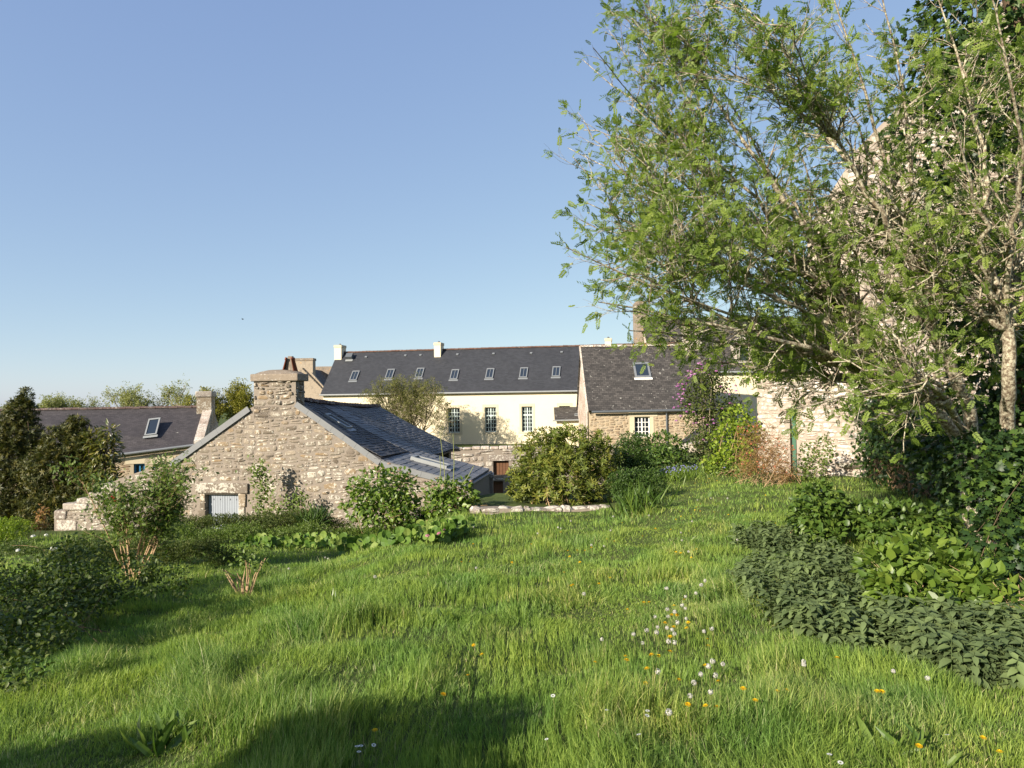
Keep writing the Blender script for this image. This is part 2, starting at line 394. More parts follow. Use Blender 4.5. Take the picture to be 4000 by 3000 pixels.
class Proto:
    def __init__(s, v, f):
        s.v = np.asarray(v, float)
        s.f = [tuple(x) for x in f]
        s.loops = np.array([i for x in f for i in x], np.int64)
        s.counts = np.array([len(x) for x in f], np.int64)
        s._me = {}
    def mesh(s, name, m):
        if m.name not in s._me:
            me = bpy.data.meshes.new(name)
            me.from_pydata([tuple(x) for x in s.v], [], s.f)
            me.materials.append(m)
            s._me[m.name] = me
        return s._me[m.name]
def scatter(name, protos, pos, R, idx, m, parent=None, kind='stuff', smooth=False):
    """many copies of small pieces as one mesh; R carries rotation and size"""
    pos = np.asarray(pos, float); R = np.asarray(R, float); idx = np.asarray(idx)
    Vs, Ls, Cs, Rs, off = [], [], [], [], 0
    for k, p in enumerate(protos):
        sel = np.nonzero(idx == k)[0]
        if len(sel) == 0: continue
        v = np.einsum('nij,vj->nvi', R[sel], p.v) + pos[sel][:, None, :]
        n, nv = len(sel), len(p.v)
        Vs.append(v.reshape(-1, 3))
        Ls.append((p.loops[None, :] + (np.arange(n) * nv)[:, None] + off).ravel())
        Cs.append(np.tile(p.counts, n))
        Rs.append(np.repeat(rng.random(n), nv))
        off += n * nv
    if not Vs: return None
    V = np.concatenate(Vs); L = np.concatenate(Ls); C = np.concatenate(Cs)
    S = np.concatenate([[0], np.cumsum(C)[:-1]])
    o = npmesh(name, V, L, S, C, m, parent, np.concatenate(Rs), smooth)
    if kind: o['kind'] = kind
    return o
def foliage(parent, protos, pos, R, idx, m, n_single=0, single='leaf', name='foliage', kind='stuff'):
    """the n_single leaves that show largest become parts of their own; the rest one mass"""
    pos = np.asarray(pos, float); R = np.asarray(R, float); idx = np.asarray(idx)
    rest = np.arange(len(pos))
    if n_single > 0:
        d = np.linalg.norm(pos - np.array([0, 0, CAM_Z]), axis=1)
        size = np.linalg.norm(R[:, :, 1], axis=1)
        order = np.argsort(-size / d)
        one, rest = order[:n_single], order[n_single:]
        for i in one:
            o = link(single, protos[int(idx[i])].mesh(single, m), None, parent)
            mw = Matrix(R[i].tolist()).to_4x4(); mw.translation = Vector(pos[i])
            o.matrix_basis = mw
    if len(rest):
        return scatter(name, protos, pos[rest], R[rest], idx[rest], m, parent, kind)
def empty(name, loc, label, cat, group=None):
    o = bpy.data.objects.new(name, None)
    o.empty_display_size = 0.2
    COL.objects.link(o)
    o.location = loc
    o['label'] = label; o['category'] = cat
    if group: o['group'] = group
    return o
def tag(o, label, cat, group=None):
    o['label'] = label; o['category'] = cat
    if group: o['group'] = group
    return o
def boxvf(c, e1, e2, e3):
    """box from centre and three half-axis vectors"""
    c, e1, e2, e3 = (Vector(x) for x in (c, e1, e2, e3))
    v = [c + e1 * a + e2 * b + e3 * d for d in (-1, 1) for b in (-1, 1) for a in (-1, 1)]
    f = [(0, 2, 3, 1), (4, 5, 7, 6), (0, 1, 5, 4), (2, 6, 7, 3), (0, 4, 6, 2), (1, 3, 7, 5)]
    return v, f
def join(parts):
    V, F = [], []
    for v, f in parts:
        k = len(V)
        V += list(v); F += [tuple(i + k for i in x) for x in f]
    return V, F
def tubevf(path, radii, sides=6, cap=True):
    path = [Vector(p) for p in path]
    V, F = [], []
    n = len(path)
    ref = None
    for i, p in enumerate(path):
        t = (path[min(i + 1, n - 1)] - path[max(i - 1, 0)])
        if t.length < 1e-9: t = Vector((0, 0, 1))
        t.normalize()
        if ref is None:
            ref = t.orthogonal().normalized()
        a = ref - t * ref.dot(t)
        if a.length < 1e-6: a = t.orthogonal()
        a.normalize(); ref = a
        b = t.cross(a)
        r = radii[i] if hasattr(radii, '__len__') else radii
        for k in range(sides):
            w = 2 * math.pi * k / sides
            V.append(p + (a * math.cos(w) + b * math.sin(w)) * r)
    for i in range(n - 1):
        for k in range(sides):
            k2 = (k + 1) % sides
            F.append((i * sides + k, i * sides + k2, (i + 1) * sides + k2, (i + 1) * sides + k))
    if cap:
        F.append(tuple(range(sides))[::-1]); F.append(tuple((n - 1) * sides + k for k in range(sides)))
    return V, F

# ------------------------------------------------------------------ wall frames: u along the wall, v = height, w = out of the wall
class Frame:
    def __init__(s, p0, p1):
        """plan line from p0 to p1 as seen left to right; outward = towards the viewer"""
        s.o = Vector((p0[0], p0[1], 0))
        e = Vector((p1[0] - p0[0], p1[1] - p0[1], 0))
        s.len = e.length
        s.e = e.normalized()
        s.out = Vector((s.e.y, -s.e.x, 0))
    def pt(s, u, v, w=0.0):
        return s.o + s.e * u + s.out * w + Vector((0, 0, v))
    def px(s, px, py):
        q = hit(px, py, s.o, s.out)
        return ((q - s.o).dot(s.e), q.z)
    def box(s, u0, u1, v0, v1, w0, w1):
        c = s.pt((u0 + u1) / 2, (v0 + v1) / 2, (w0 + w1) / 2)
        return boxvf(c, s.e * (u1 - u0) / 2, s.out * (w1 - w0) / 2, Vector((0, 0, (v1 - v0) / 2)))
    def quadbox(s, quad, w0, w1):
        """prism over a polygon given in (u,v)"""
        k = len(quad)
        v = [s.pt(a, b, w0) for a, b in quad] + [s.pt(a, b, w1) for a, b in quad]
        f = [tuple(range(k)), tuple(range(2 * k - 1, k - 1, -1))]
        f += [(i, (i + 1) % k + 0, (i + 1) % k + k, i + k)[::-1] for i in range(k)]
        return v, f
def wallvf(fr, prof, bottom, holes=(), thick=0.5):
    """wall with a polyline top [(u,v)...] and rectangular openings (u0,u1,v0,v1)"""
    us = sorted(set([p[0] for p in prof] + [h[0] for h in holes] + [h[1] for h in holes]))
    us = [u for u in us if prof[0][0] - 1e-6 <= u <= prof[-1][0] + 1e-6]
    def top(u, side):
        for (a, va), (b, vb) in zip(prof[:-1], prof[1:]):
            if b - a < 1e-6: continue
            if (a - 1e-6 <= u <= b + 1e-6) and (side > 0 and u < b - 1e-6 or side < 0 and u > a + 1e-6):
                return va + (vb - va) * (u - a) / (b - a)
        return prof[-1][1]
    parts = []
    for a, b in zip(us[:-1], us[1:]):
        if b - a < 1e-5: continue
        ta, tb = top(a, 1), top(b, -1)
        mid = (a + b) / 2
        cuts = sorted([(h[2], h[3]) for h in holes if h[0] < mid < h[1]])
        lo = bottom
        for c0, c1 in cuts:
            if c0 > lo + 1e-4: parts.append(fr.quadbox([(a, lo), (b, lo), (b, c0), (a, c0)], 0, -thick))
            lo = c1
        parts.append(fr.quadbox([(a, lo), (b, lo), (b, max(tb, lo + .01)), (a, max(ta, lo + .01))], 0, -thick))
    return join(parts)
# --- field stones: shared lumpy outlines, scaled to each place in the wall
def _stone_protos(k=14, seed=5):
    r = np.random.default_rng(seed); out = []
    for i in range(k):
        n = 10
        a = np.linspace(0, 2 * math.pi, n, endpoint=False) + r.uniform(-.12, .12, n)
        c, s = np.cos(a), np.sin(a)
        p = r.uniform(.45, .8)
        x = 0.5 * np.sign(c) * np.abs(c) ** p * r.uniform(.80, 1.06, n)
        y = 0.5 * np.sign(s) * np.abs(s) ** p * r.uniform(.78, 1.06, n)
        v = [(x[j], -0.6, y[j]) for j in range(n)]                       # back ring, inside the wall
        v += [(x[j], 0.25 + r.uniform(-.1, .1), y[j]) for j in range(n)]  # edge
        v += [(x[j] * .74, 0.80 + r.uniform(-.35, .25), y[j] * .72) for j in range(n)]
        v += [(r.uniform(-.1, .1), 1.0, r.uniform(-.1, .1))]
        f = []
        for q in (0, 1):
            for j in range(n):
                j2 = (j + 1) % n
                f.append((q * n + j, q * n + j2, (q + 1) * n + j2, (q + 1) * n + j))
        for j in range(n): f.append((2 * n + j, 2 * n + (j + 1) % n, 3 * n))
        out.append(Proto(v, f))
    return out
def rubble(parent, fr, inside, u0, u1, v0, v1, sw, sh, depth, m, n_single=300, seed=1, protos=None, wout=0.0, gap=0.02, small=0.22, wob=0.05, rest='stone_facing'):
    r = np.random.default_rng(seed)
    protos = protos or _stone_protos(14, seed + 50)
    items = []
    v = v0
    while v < v1:
        h = sh * r.uniform(.65, 1.35)
        u = u0 - r.uniform(0, sw)
        while u < u1:
            w = sw * r.uniform(.5, 1.6) * (0.7 + 0.5 * h / sh)
            cu, cv = u + w / 2, v + h / 2 + wob * math.sin(u * 1.9 + v * 1.3 + seed) + r.uniform(-.015, .015)
            if r.random() < small and w > sw * .6:
                k = r.uniform(.35, .65)
                subs = [(cu, cv - h / 2 + h * k / 2, w, h * k), (cu, cv + h / 2 - h * (1 - k) / 2, w, h * (1 - k))]
            else:
                subs = [(cu, cv, w, h)]
            for (a, b, ww, hh) in subs:
                if inside(a, b) and inside(a - ww * .22, b) and inside(a + ww * .22, b) and inside(a - ww * .45, b - hh * .4) and inside(a + ww * .45, b + hh * .42) and inside(a - ww * .45, b + hh * .42) and inside(a + ww * .45, b - hh * .4):
                    items.append((a, b, max(ww - gap, .03), max(hh - gap, .03), r.uniform(-.14, .14), int(r.integers(len(protos))), depth * r.uniform(.3, 1.7), r.random() < .5))
                elif ww > sw * .3:
                    for q in (-1, 1):        # a smaller stone where the big one does not fit
                        a2, w2 = a + q * ww * .25, ww * .48
                        if all(inside(a2 + i * w2 * .42, b + j * hh * .42) for i in (-1, 1) for j in (-1, 1)):
                            items.append((a2, b, max(w2 - gap, .03), max(hh - gap, .03), r.uniform(-.07, .07), int(r.integers(len(protos))), depth * r.uniform(.5, 1.3), False))
            u += w
        v += h
    pos, R, idx = [], [], []
    e, up, out = fr.e, Vector((0, 0, 1)), fr.out
    for a, b, ww, hh, t, k, dp, fl in items:
        ex = (e * math.cos(t) + up * math.sin(t)) * ww * (-1 if fl else 1)
        ez = (up * math.cos(t) - e * math.sin(t)) * hh
        ey = out * dp
        pos.append(fr.pt(a, b, wout)); R.append([[ex[i], ey[i], ez[i]] for i in range(3)]); idx.append(k)
    pos = np.array([tuple(p) for p in pos]); R = np.array(R); idx = np.array(idx)
    # the stones that show largest are single parts
    d = np.linalg.norm(pos - np.array([0, 0, CAM_Z]), axis=1)
    area = np.array([i[2] * i[3] for i in items]) / d ** 2
    order = np.argsort(-area)
    for i in order[:n_single]:
        o = link('stone', protos[int(idx[i])].mesh('stone', m), None, parent)
        mw = Matrix(R[i].tolist()).to_4x4(); mw.translation = Vector(pos[i])
        o.matrix_basis = mw
    rst = order[n_single:]
    if len(rst):
        scatter(rest, protos, pos[rst], R[rst], idx[rst], m, parent, 'stuff')
def in_profile(prof, bottom, holes=(), margin=0.02):
    us = np.array([p[0] for p in prof]); vs_ = np.array([p[1] for p in prof])
    def f(u, v):
        if u < us[0] + margin or u > us[-1] - margin or v < bottom: return False
        if v > np.interp(u, us, vs_) - margin: return False
        for h in holes:
            if h[0] - margin < u < h[1] + margin and h[2] - margin < v < h[3] + margin: return False
        return True
    return f
def roofslab(name, a, b, c, d, thick, m, parent):
    """a,b = eave left/right, c,d = ridge right/left; uv in metres"""
    a, b, c, d = map(Vector, (a, b, c, d))
    n = (b - a).cross(d - a).normalized()
    lu, lv = (b - a).length, (d - a).length
    v = [a, b, c, d] + [x - n * thick for x in (a, b, c, d)]
    du = (d - a).dot((b - a).normalized()); cu = (c - a).dot((b - a).normalized())
    uv = [(0, 0), (lu, 0), (cu, lv), (du, lv)] * 2
    f = [(0, 1, 2, 3), (7, 6, 5, 4), (0, 4, 5, 1), (1, 5, 6, 2), (2, 6, 7, 3), (3, 7, 4, 0)]
    return raw(name, v, f, m, parent, uv=uv)
def half_tile(L, rr, sides=6):
    """ridge tile: half-round shell along +x, length L"""
    V, F = [], []
    for x, r in ((0, rr * 1.08), (L * .12, rr * 1.08), (L * .14, rr), (L, rr * .97)):
        for k in range(sides + 1):
            w = math.pi * k / sides
            V.append((x, -math.cos(w) * r, math.sin(w) * r))
    for i in range(3):
        for k in range(sides):
            a = i * (sides + 1) + k
            F.append((a, a + sides + 1, a + sides + 2, a + 1))
    return Proto(V, F)
def ridge_tiles(parent, p0, p1, step, rr, m, sag=None, n_max=300):
    p0, p1 = Vector(p0), Vector(p1)
    n = max(2, int(round((p1 - p0).length / step)))
    pr = half_tile((p1 - p0).length / n * 1.06, rr)
    for i in range(min(n, n_max)):
        a = p0.lerp(p1, i / n); b = p0.lerp(p1, (i + 1) / n)
        if sag: a.z += sag(i / n); b.z += sag((i + 1) / n)
        x = (b - a).normalized()
        y = Vector((0, 0, 1)).cross(x).normalized(); z = x.cross(y)
        o = link('ridge_tile', pr.mesh('ridge_tile', m), None, parent)
        mw = Matrix(((x.x, y.x, z.x), (x.y, y.y, z.y), (x.z, y.z, z.z))).to_4x4()
        mw.translation = a + Vector((0, 0, random.uniform(-.01, .012)))
        o.matrix_basis = mw @ Matrix.Rotation(random.uniform(-.04, .04), 4, 'X')
def on_plane(a, b, d):
    """frame on a sloped roof: returns f(s,t,h)->point with s along a->b, t up a->d, h above; all metres"""
    a, b, d = map(Vector, (a, b, d))
    x = (b - a).normalized(); n = x.cross(d - a).normalized(); y = n.cross(x)
    return (lambda s, t, h=0.0: a + x * s + y * t + n * h), x, y, n
def skylight(parent, centre, x, y, n, w, h, mframe, mglass, bars=False, flash=None, name='skylight'):
    def bx(s0, s1, t0, t1, h0, h1):
        c = centre + x * (s0 + s1) / 2 + y * (t0 + t1) / 2 + n * (h0 + h1) / 2
        return boxvf(c, x * (s1 - s0) / 2, y * (t1 - t0) / 2, n * (h1 - h0) / 2)
    k = min(w, h) * .12
    fr = [bx(-w / 2, -w / 2 + k, -h / 2, h / 2, -.02, .09), bx(w / 2 - k, w / 2, -h / 2, h / 2, -.02, .09),
          bx(-w / 2 + k, w / 2 - k, h / 2 - k * 1.4, h / 2, -.02, .095), bx(-w / 2 + k, w / 2 - k, -h / 2, -h / 2 + k, -.02, .085)]
    if bars: fr.append(bx(-.015, .015, -h / 2 + k, h / 2 - k * 1.4, .06, .083))
    v, f = join(fr)
    o = raw(name, v, f, mframe, parent)
    v, f = bx(-w / 2 + k, w / 2 - k, -h / 2 + k, h / 2 - k * 1.4, .03, .06)
    raw('pane', v, f, mglass, o)
    if flash:
        v, f = bx(-w / 2 - .06, w / 2 + .06, -h / 2 - .16, -h / 2 - .005, -.01, .03)
        raw('flashing', v, f, flash, o)
    return o
def window(parent, fr, u0, u1, v0, v1, w, mframe, nx, ny, transom=None, bar=0.028, frame=0.06, each_pane=False, mglass=None):
    """wooden window set w metres behind the wall face; muntin bars stand proud of the panes"""
    mglass = mglass or M['glass']
    p = [fr.box(u0, u0 + frame, v0, v1, w - .05, w), fr.box(u1 - frame, u1, v0, v1, w - .05, w),
         fr.box(u0 + frame, u1 - frame, v0, v0 + frame, w - .05, w - .002), fr.box(u0 + frame, u1 - frame, v1 - frame, v1, w - .05, w - .002)]
    iu0, iu1, iv0, iv1 = u0 + frame, u1 - frame, v0 + frame, v1 - frame
    um = (iu0 + iu1) / 2
    p.append(fr.box(um - .04, um + .04, iv0, iv1, w - .045, w + .004))
    if transom: p.append(fr.box(iu0, iu1, transom - .05, transom + .05, w - .045, w + .008))
    for i in range(1, nx):
        u = iu0 + (iu1 - iu0) * i / nx
        if abs(u - um) > .05: p.append(fr.box(u - bar / 2, u + bar / 2, iv0, iv1, w - .04, w - .008))
    for j in range(1, ny):
        v = iv0 + (iv1 - iv0) * j / ny
        if not transom or abs(v - transom) > .07: p.append(fr.box(iu0, iu1, v - bar / 2, v + bar / 2, w - .038, w - .011))
    v, f = join(p)
    o = raw('window', v, f, mframe, parent)
    if each_pane:
        for i in range(nx):
            for j in range(ny):
                a, b = iu0 + (iu1 - iu0) * i / nx, iu0 + (iu1 - iu0) * (i + 1) / nx
                c, d = iv0 + (iv1 - iv0) * j / ny, iv0 + (iv1 - iv0) * (j + 1) / ny
                v, f = fr.box(a + .002, b - .002, c + .002, d - .002, w - .034, w - .028)
                raw('pane', v, f, mglass, o)
    else:
        v, f = fr.box(iu0, iu1, iv0, iv1, w - .034, w - .028)
        raw('pane', v, f, mglass, o)
    # near-black panel behind: the unlit room's shade put in as colour
    v, f = fr.box(u0, u1, v0, v1, w - .30, w - .26)
    raw('dark_interior', v, f, M['dark_gap'], o)
    return o

# ------------------------------------------------------------------ ground
def build_ground():
    def axis(lo, hi, near_lo, near_hi, step):
        a = list(np.arange(near_lo, near_hi + 1e-6, step))
        x = near_hi; s = step
        while x < hi:
            s = min(s * 1.25, 60); x += s; a.append(x)
        x = near_lo; s = step; b = []
        while x > lo:
            s = min(s * 1.25, 60); x -= s; b.append(x)
        return np.array(b[::-1] + a)
    xs, ys = axis(-900, 900, -16, 14, .25), axis(-120, 1500, 0, 38, .25)
    X, Y = np.meshgrid(xs, ys)
    Z = gz(X, Y)
    V = np.stack([X.ravel(), Y.ravel(), Z.ravel()], 1)
    nx, ny = len(xs), len(ys)
    i = np.arange(nx - 1)[None, :] + np.arange(ny - 1)[:, None] * nx
    L = np.stack([i, i + 1, i + 1 + nx, i + nx], -1).reshape(-1)
    n = (nx - 1) * (ny - 1)
    o = npmesh('ground', V, L, np.arange(n) * 4, np.full(n, 4), M['ground'], smooth=True)
    o['kind'] = 'structure'
build_ground()

# ================================================================== the stone cottage with the chimney gable
def build_cottage():
    pr = P(1484, 1790, 19.6)
    ax = Vector((.15, 1, 0)).normalized()
    e = Vector((ax.y, -ax.x, 0))
    fr = Frame(pr - e * 10, pr)            # origin well left; u=10 at the right eave corner
    U = lambda px, py: fr.px(px, py)
    base = Vector((pr.x - 3, pr.y + 3, -1.9))
    t = empty('stone_cottage', base, 'rubble stone cottage with big gable chimney, grey shutters and slate lean-to', 'cottage')
    prof_px = [(212, 2000), (214, 1996), (248, 1994), (250, 1968), (300, 1967), (302, 1947), (346, 1946), (348, 1926), (390, 1925), (392, 1897), (428, 1890), (470, 1868), (560, 1838), (660, 1818), (665, 1808), (968, 1598), (990, 1588),
               (1157, 1585), (1170, 1590), (1484, 1800), (1800, 1882), (1832, 1892)]
    prof = [U(*p) for p in prof_px]
    bottom = -3.0
    d0, d1 = U(803, 1930), U(935, 2075)
    hole = (d0[0], d1[0], d1[1] - .25, d0[1])
    v, f = wallvf(fr, prof, bottom, [hole], .55)
    wall = raw('gable_wall', v, f, M['mortar'], t)
    # rear flank (towards the yard) and back
    u_r = prof[-1][0]
    lint = U(768, 1886), U(971, 1927)
    keep = [hole, (lint[0][0], lint[1][0], lint[1][1] - .01, lint[0][1]), (hole[1], U(968, 1927)[0], hole[2], lint[1][1]), (U(770, 1927)[0], hole[0], hole[2], lint[1][1])]
    ins = in_profile(prof, -2.75, keep, .01)
    rubble(wall, fr, ins, prof[0][0], prof[-1][0], -2.75, 2.4, .25, .16, .020, M['gable_stone'], 300, 11, gap=.026, small=.42, wob=.08)
    # lintel and jamb blocks
    def block(name, a, b, w0, w1, m, seed, parent=wall):
        r = random.Random(seed)
        q = [a, (b[0], a[1]), b, (a[0], b[1])]
        q = [(x + r.uniform(-.015, .015), y + r.uniform(-.015, .015)) for x, y in q]
        vv, ff = fr.quadbox([q[3], q[2], q[1], q[0]], w1, w0)
        o = raw(name, vv, ff, m, parent)
        md = o.modifiers.new('b', 'BEVEL'); md.width = .02; md.segments = 2
        return o
    block('lintel', lint[0], lint[1], -.3, .07, M['gable_stone'], 1)
    vtop, vbot = lint[1][1] - .012, hole[2]
    r = random.Random(4)
    for side in (0, 1):
        vv = vtop
        while vv > vbot:
            h = r.uniform(.22, .4)
            wd = r.uniform(.16, .24)
            if side: block('jamb_stone', (hole[1], vv), (hole[1] + wd, vv - h + .014), -.3, r.uniform(.03, .06), M['gable_stone'], int(vv * 999))
            else: block('jamb_stone', (hole[0] - wd, vv), (hole[0], vv - h + .014), -.3, r.uniform(.03, .05), M['gable_stone'], int(vv * 777))
            vv -= h
    # shutters: two leaves of tongue-and-groove boards
    um = (hole[0] + hole[1]) / 2
    for k, (a, b) in enumerate(((hole[0] + .015, um - .004), (um + .004, hole[1] - .015))):
        n = 7
        vv, ff = fr.box(a, b, hole[2] + .02, hole[3] - .02, -.17, -.155)
        sh = raw('shutter', vv, ff, M['grey_paint'], t)
        for i in range(n):
            x0, x1 = a + (b - a) * i / n, a + (b - a) * (i + 1) / n
            vv, ff = fr.box(x0 + .004, x1 - .004, hole[2] + .02, hole[3] - .02, -.155, -.138)
            raw('board', vv, ff, M['grey_paint'], sh)
        for vq in (hole[3] - .15, hole[3] - .62):
            for uq in (a + (b - a) * .33, a + (b - a) * .72):
                vv, ff = fr.box(uq - .008, uq + .008, vq - .05, vq, -.14, -.134)
                raw('slot', vv, ff, M['dark_gap'], sh)
    vv, ff = fr.box(hole[0] - .05, hole[1] + .05, hole[2], hole[3], -.54, -.5)
    raw('dark_interior', vv, ff, M['dark_gap'], t)  # near-black backing puts the shade behind the shutters into colour
    # ---- stepped stones where the wall runs out on the left
    steps = [((212, 1994), (262, 2030), .05), ((248, 1966), (345, 1994), .06), ((300, 1945), (392, 1967), .05), ((347, 1924), (432, 1946), .06), ((391, 1890), (470, 1925), .04), ((222, 2030), (300, 2075), .03)]
    for i, (a, b, w) in enumerate(steps):
        q = block('step_stone', U(*a), U(*b), -.56, w, M['grey_stone'], 20 + i)
        q.modifiers[0].width = .05; q.modifiers[0].segments = 3
    # ---- chimney stack on the gable
    c0, c1 = U(992, 1590), U(1156, 1590)
    ctop = U(992, 1491)[1]
    dep = .55
    cv, cf = fr.box(c0[0], c1[0], c0[1] - .35, ctop, -dep, .0)
    ch = raw('chimney', cv, cf, M['mortar'], t)
    rubble(ch, fr, in_profile([(c0[0] - .03, ctop + .02), (c1[0] + .03, ctop + .02)], c0[1] - .02, (), .0), c0[0], c1[0], c0[1], ctop, .25, .13, .05, M['gable_stone'], 80, 31, gap=.018)
    fs = Frame(fr.pt(c1[0], 0, 0), fr.pt(c1[0], 0, -dep)); 
    rubble(ch, fs, in_profile([(-.02, ctop), (dep + .02, ctop)], c0[1] - .4, (), .0), 0, dep, c0[1] - .4, ctop, .22, .13, .05, M['gable_stone'], 20, 32, gap=.018)
    k0, k1 = U(985, 1491), U(1180, 1491)
    kt = U(985, 1462)[1]
    vv, ff = fr.box(k0[0] - .02, c1[0] + .10, ctop + .003, kt, -dep - .1, .09)
    cap = raw('chimney_cap', vv, ff, M['cap_stone'], ch)
    md = cap.modifiers.new('b', 'BEVEL'); md.width = .025; md.segments = 2
    # domed mortar on the cap
    cx, w2 = (k0[0] + c1[0] + .08) / 2, (c1[0] + .06 - k0[0]) / 2
    V, F = [], []
    nu, nw = 10, 6
    for j in range(nw + 1):
        for i in range(nu + 1):
            a, b = -1 + 2 * i / nu, -1 + 2 * j / nw
            h = .14 * (1 - a * a) ** .6 * (1 - b * b) ** .6 + random.uniform(-.006, .01)
            V.append(fr.pt(cx + a * w2, kt + h - .004, -dep / 2 + b * dep * .6))
    for j in range(nw):
        for i in range(nu):
            q = j * (nu + 1) + i
            F.append((q, q + 1, q + nu + 2, q + nu + 1))
    raw('mortar_dome', V, F, M['cap_stone'], ch, smooth=True)
    # two half-round tiles leaned together over the flue with mortar between
    pc = U(1117, 1440)[0]
    zt, zb = U(1115, 1392)[1], kt + .10
    for sgn in (-1, 1):
        ax_b = fr.pt(pc + sgn * .155, zb - .04, -dep / 2); ax_t = fr.pt(pc + sgn * .06, zt - .02, -dep / 2)
        V, F = [], []
        n = 8
        for (c, rr) in ((ax_b, .10), (ax_b.lerp(ax_t, .85), .075), (ax_b.lerp(ax_t, .86), .095), (ax_t, .09)):
            for k in range(n + 1):
                w = math.pi * k / n
                V.append(c + fr.e * (sgn * math.sin(w) * rr * .7) + fr.out * (math.cos(w) * rr * 1.3))
        for i in range(3):
            for k in range(n):
                a = i * (n + 1) + k
                F.append((a, a + 1, a + n + 2, a + n + 1))
        o = raw('flue_tile', V, F, M['terracotta'], ch, smooth=True)
        md = o.modifiers.new('s', 'SOLIDIFY'); md.thickness = .02
    vv, ff = fr.quadbox([(pc - .17, zb - .05), (pc + .17, zb - .05), (pc + .06, zt + .02), (pc - .06, zt + .02)], .03 - dep / 2, -.12 - dep / 2 + .03)
    raw('flue_mortar', vv, ff, M['cap_stone'], ch)
    # ---- roofs
    ridge_u = (c0[0] + c1[0]) / 2 + .12
    ridge_f = fr.pt(ridge_u, U(1165, 1532)[1] - .12, .0)
    eave_f = fr.pt(10.05, U(1484, 1788)[1], .06)
    LEN = 8.6
    inw = -fr.out
    def S(s, w, h=0.0):
        """right-hand roof slope: s metres back from the gable, w 0 at the ridge .. 1 at the eave; old timbers sag"""
        q = s / LEN
        a = ridge_f + inw * s; b = eave_f + inw * s
        a = a + Vector((0, 0, -.45 * q - .10 * math.sin(math.pi * q)))
        b = b + Vector((0, 0, -.20 * q))
        p = a.lerp(b, w)
        wave = .03 * math.sin(s * 1.7 + w * 2) * sstep(2.4, 3.5, s) + .10 * float(max(0, w - .78)) * (1 if s < 2.6 else .3)
        p.z += wave - .05 * math.sin(math.pi * min(w, 1)) + h
        return p
    def deck(name, s0, s1, w0, w1, ns, nw, m, off):
        V, F = [], []
        for j in range(nw + 1):
            for i in range(ns + 1):
                V.append(S(s0 + (s1 - s0) * i / ns, w0 + (w1 - w0) * j / nw, off))
        for j in range(nw):
            for i in range(ns):
                a = j * (ns + 1) + i
                F.append((a, a + ns + 1, a + ns + 2, a + 1))
        o = raw(name, V, F, m, t)
        md = o.modifiers.new('s', 'SOLIDIFY'); md.thickness = .07; md.offset = -1
        return o
    slate = Proto([(-.5, 0, 0), (.5, 0, 0), (.5, 1, -.10), (-.5, 1, -.10), (-.5, 0, .12), (.5, 0, .12), (.5, 1, .02), (-.5, 1, .02)], [(4, 5, 6, 7), (0, 1, 5, 4), (1, 2, 6, 5), (3, 0, 4, 7), (2, 3, 7, 6), (3, 2, 1, 0)])
    def slates(parent, surf, s0, s1, w0, w1, sw, rows, m, n_single, off):
        pos, R = [], []
        for j in range(rows):
            wa, wb = w1 - (w1 - w0) * j / rows, w1 - (w1 - w0) * (j + 1) / rows
            n = int((s1 - s0) / sw)
            sh = .5 * (j % 2)
            for i in range(-1, n + 1):
                sa = s0 + (i + sh + .5) * sw
                wd = sw - .006
                lo, hi = sa - sw / 2, sa + sw / 2
                if lo < s0: wd -= (s0 - lo); sa += (s0 - lo) / 2
                if hi > s1: wd -= (hi - s1); sa -= (hi - s1) / 2
                if wd < .04: continue
                p = surf(sa, wa, off); q = surf(sa, wb, off)
                x = (surf(sa + .05, wa, off) - surf(sa - .05, wa, off)).normalized()
                y = q - p
                nrm = x.cross(y).normalized()
                if nrm.z < 0: nrm = -nrm; x = -x
                L = y.length * 1.25
                y = y.normalized() + x * random.uniform(-.02, .02)
                ex, ey, ez = x * wd, y * L, nrm * (.10 + random.uniform(-.02, .05))
                pos.append(p + nrm * random.uniform(.012, .022)); R.append([[ex[k], ey[k], ez[k]] for k in range(3)])
        pos = np.array([tuple(p) for p in pos]); R = np.array(R)
        foliage(parent, [slate], pos, R, np.zeros(len(pos), int), m, n_single, 'slate', 'slate_courses')
    r1 = deck('front_roof', .03, 2.6, .0, 1.0, 8, 8, M['slate_piece_dark'], -.03)
    slates(r1, S, .03, 2.6, .01, 1.0, .20, 23, M['slate_piece_dark'], 150, 0)
    r2 = deck('rear_roof', 2.6, LEN, .0, 1.12, 12, 8, M['slate_piece'], -.01)
    slates(r2, S, 2.6, LEN, .01, 1.12, .23, 25, M['slate_piece'], 150, .02)
    ridge_tiles(t, S(.5, 0, .0), S(LEN, 0, .0), .26, .12, M['ridge_brown'], sag=lambda q: -.08 * math.sin(math.pi * q))
    # narrow roof light
    c = S(1.35, .40, .03); x = inw; y = (S(1.35, .3) - S(1.35, .5)).normalized(); n = x.cross(y).normalized()
    if n.z < 0: n = -n
    skylight(r1, c, x, y, n, .45, .85, M['zinc_light'], M['glass_blue'], flash=M['zinc'])
    # left slope
    le = fr.pt(U(665, 1806)[0] - .05, U(665, 1806)[1] + .02, -.03)
    rf2 = ridge_f + Vector((0, 0, -.02)) - fr.out * .03
    roofslab('left_roof', le + inw * LEN, le, rf2, S(LEN, 0, -.02), .08, M['slate_left'], t)
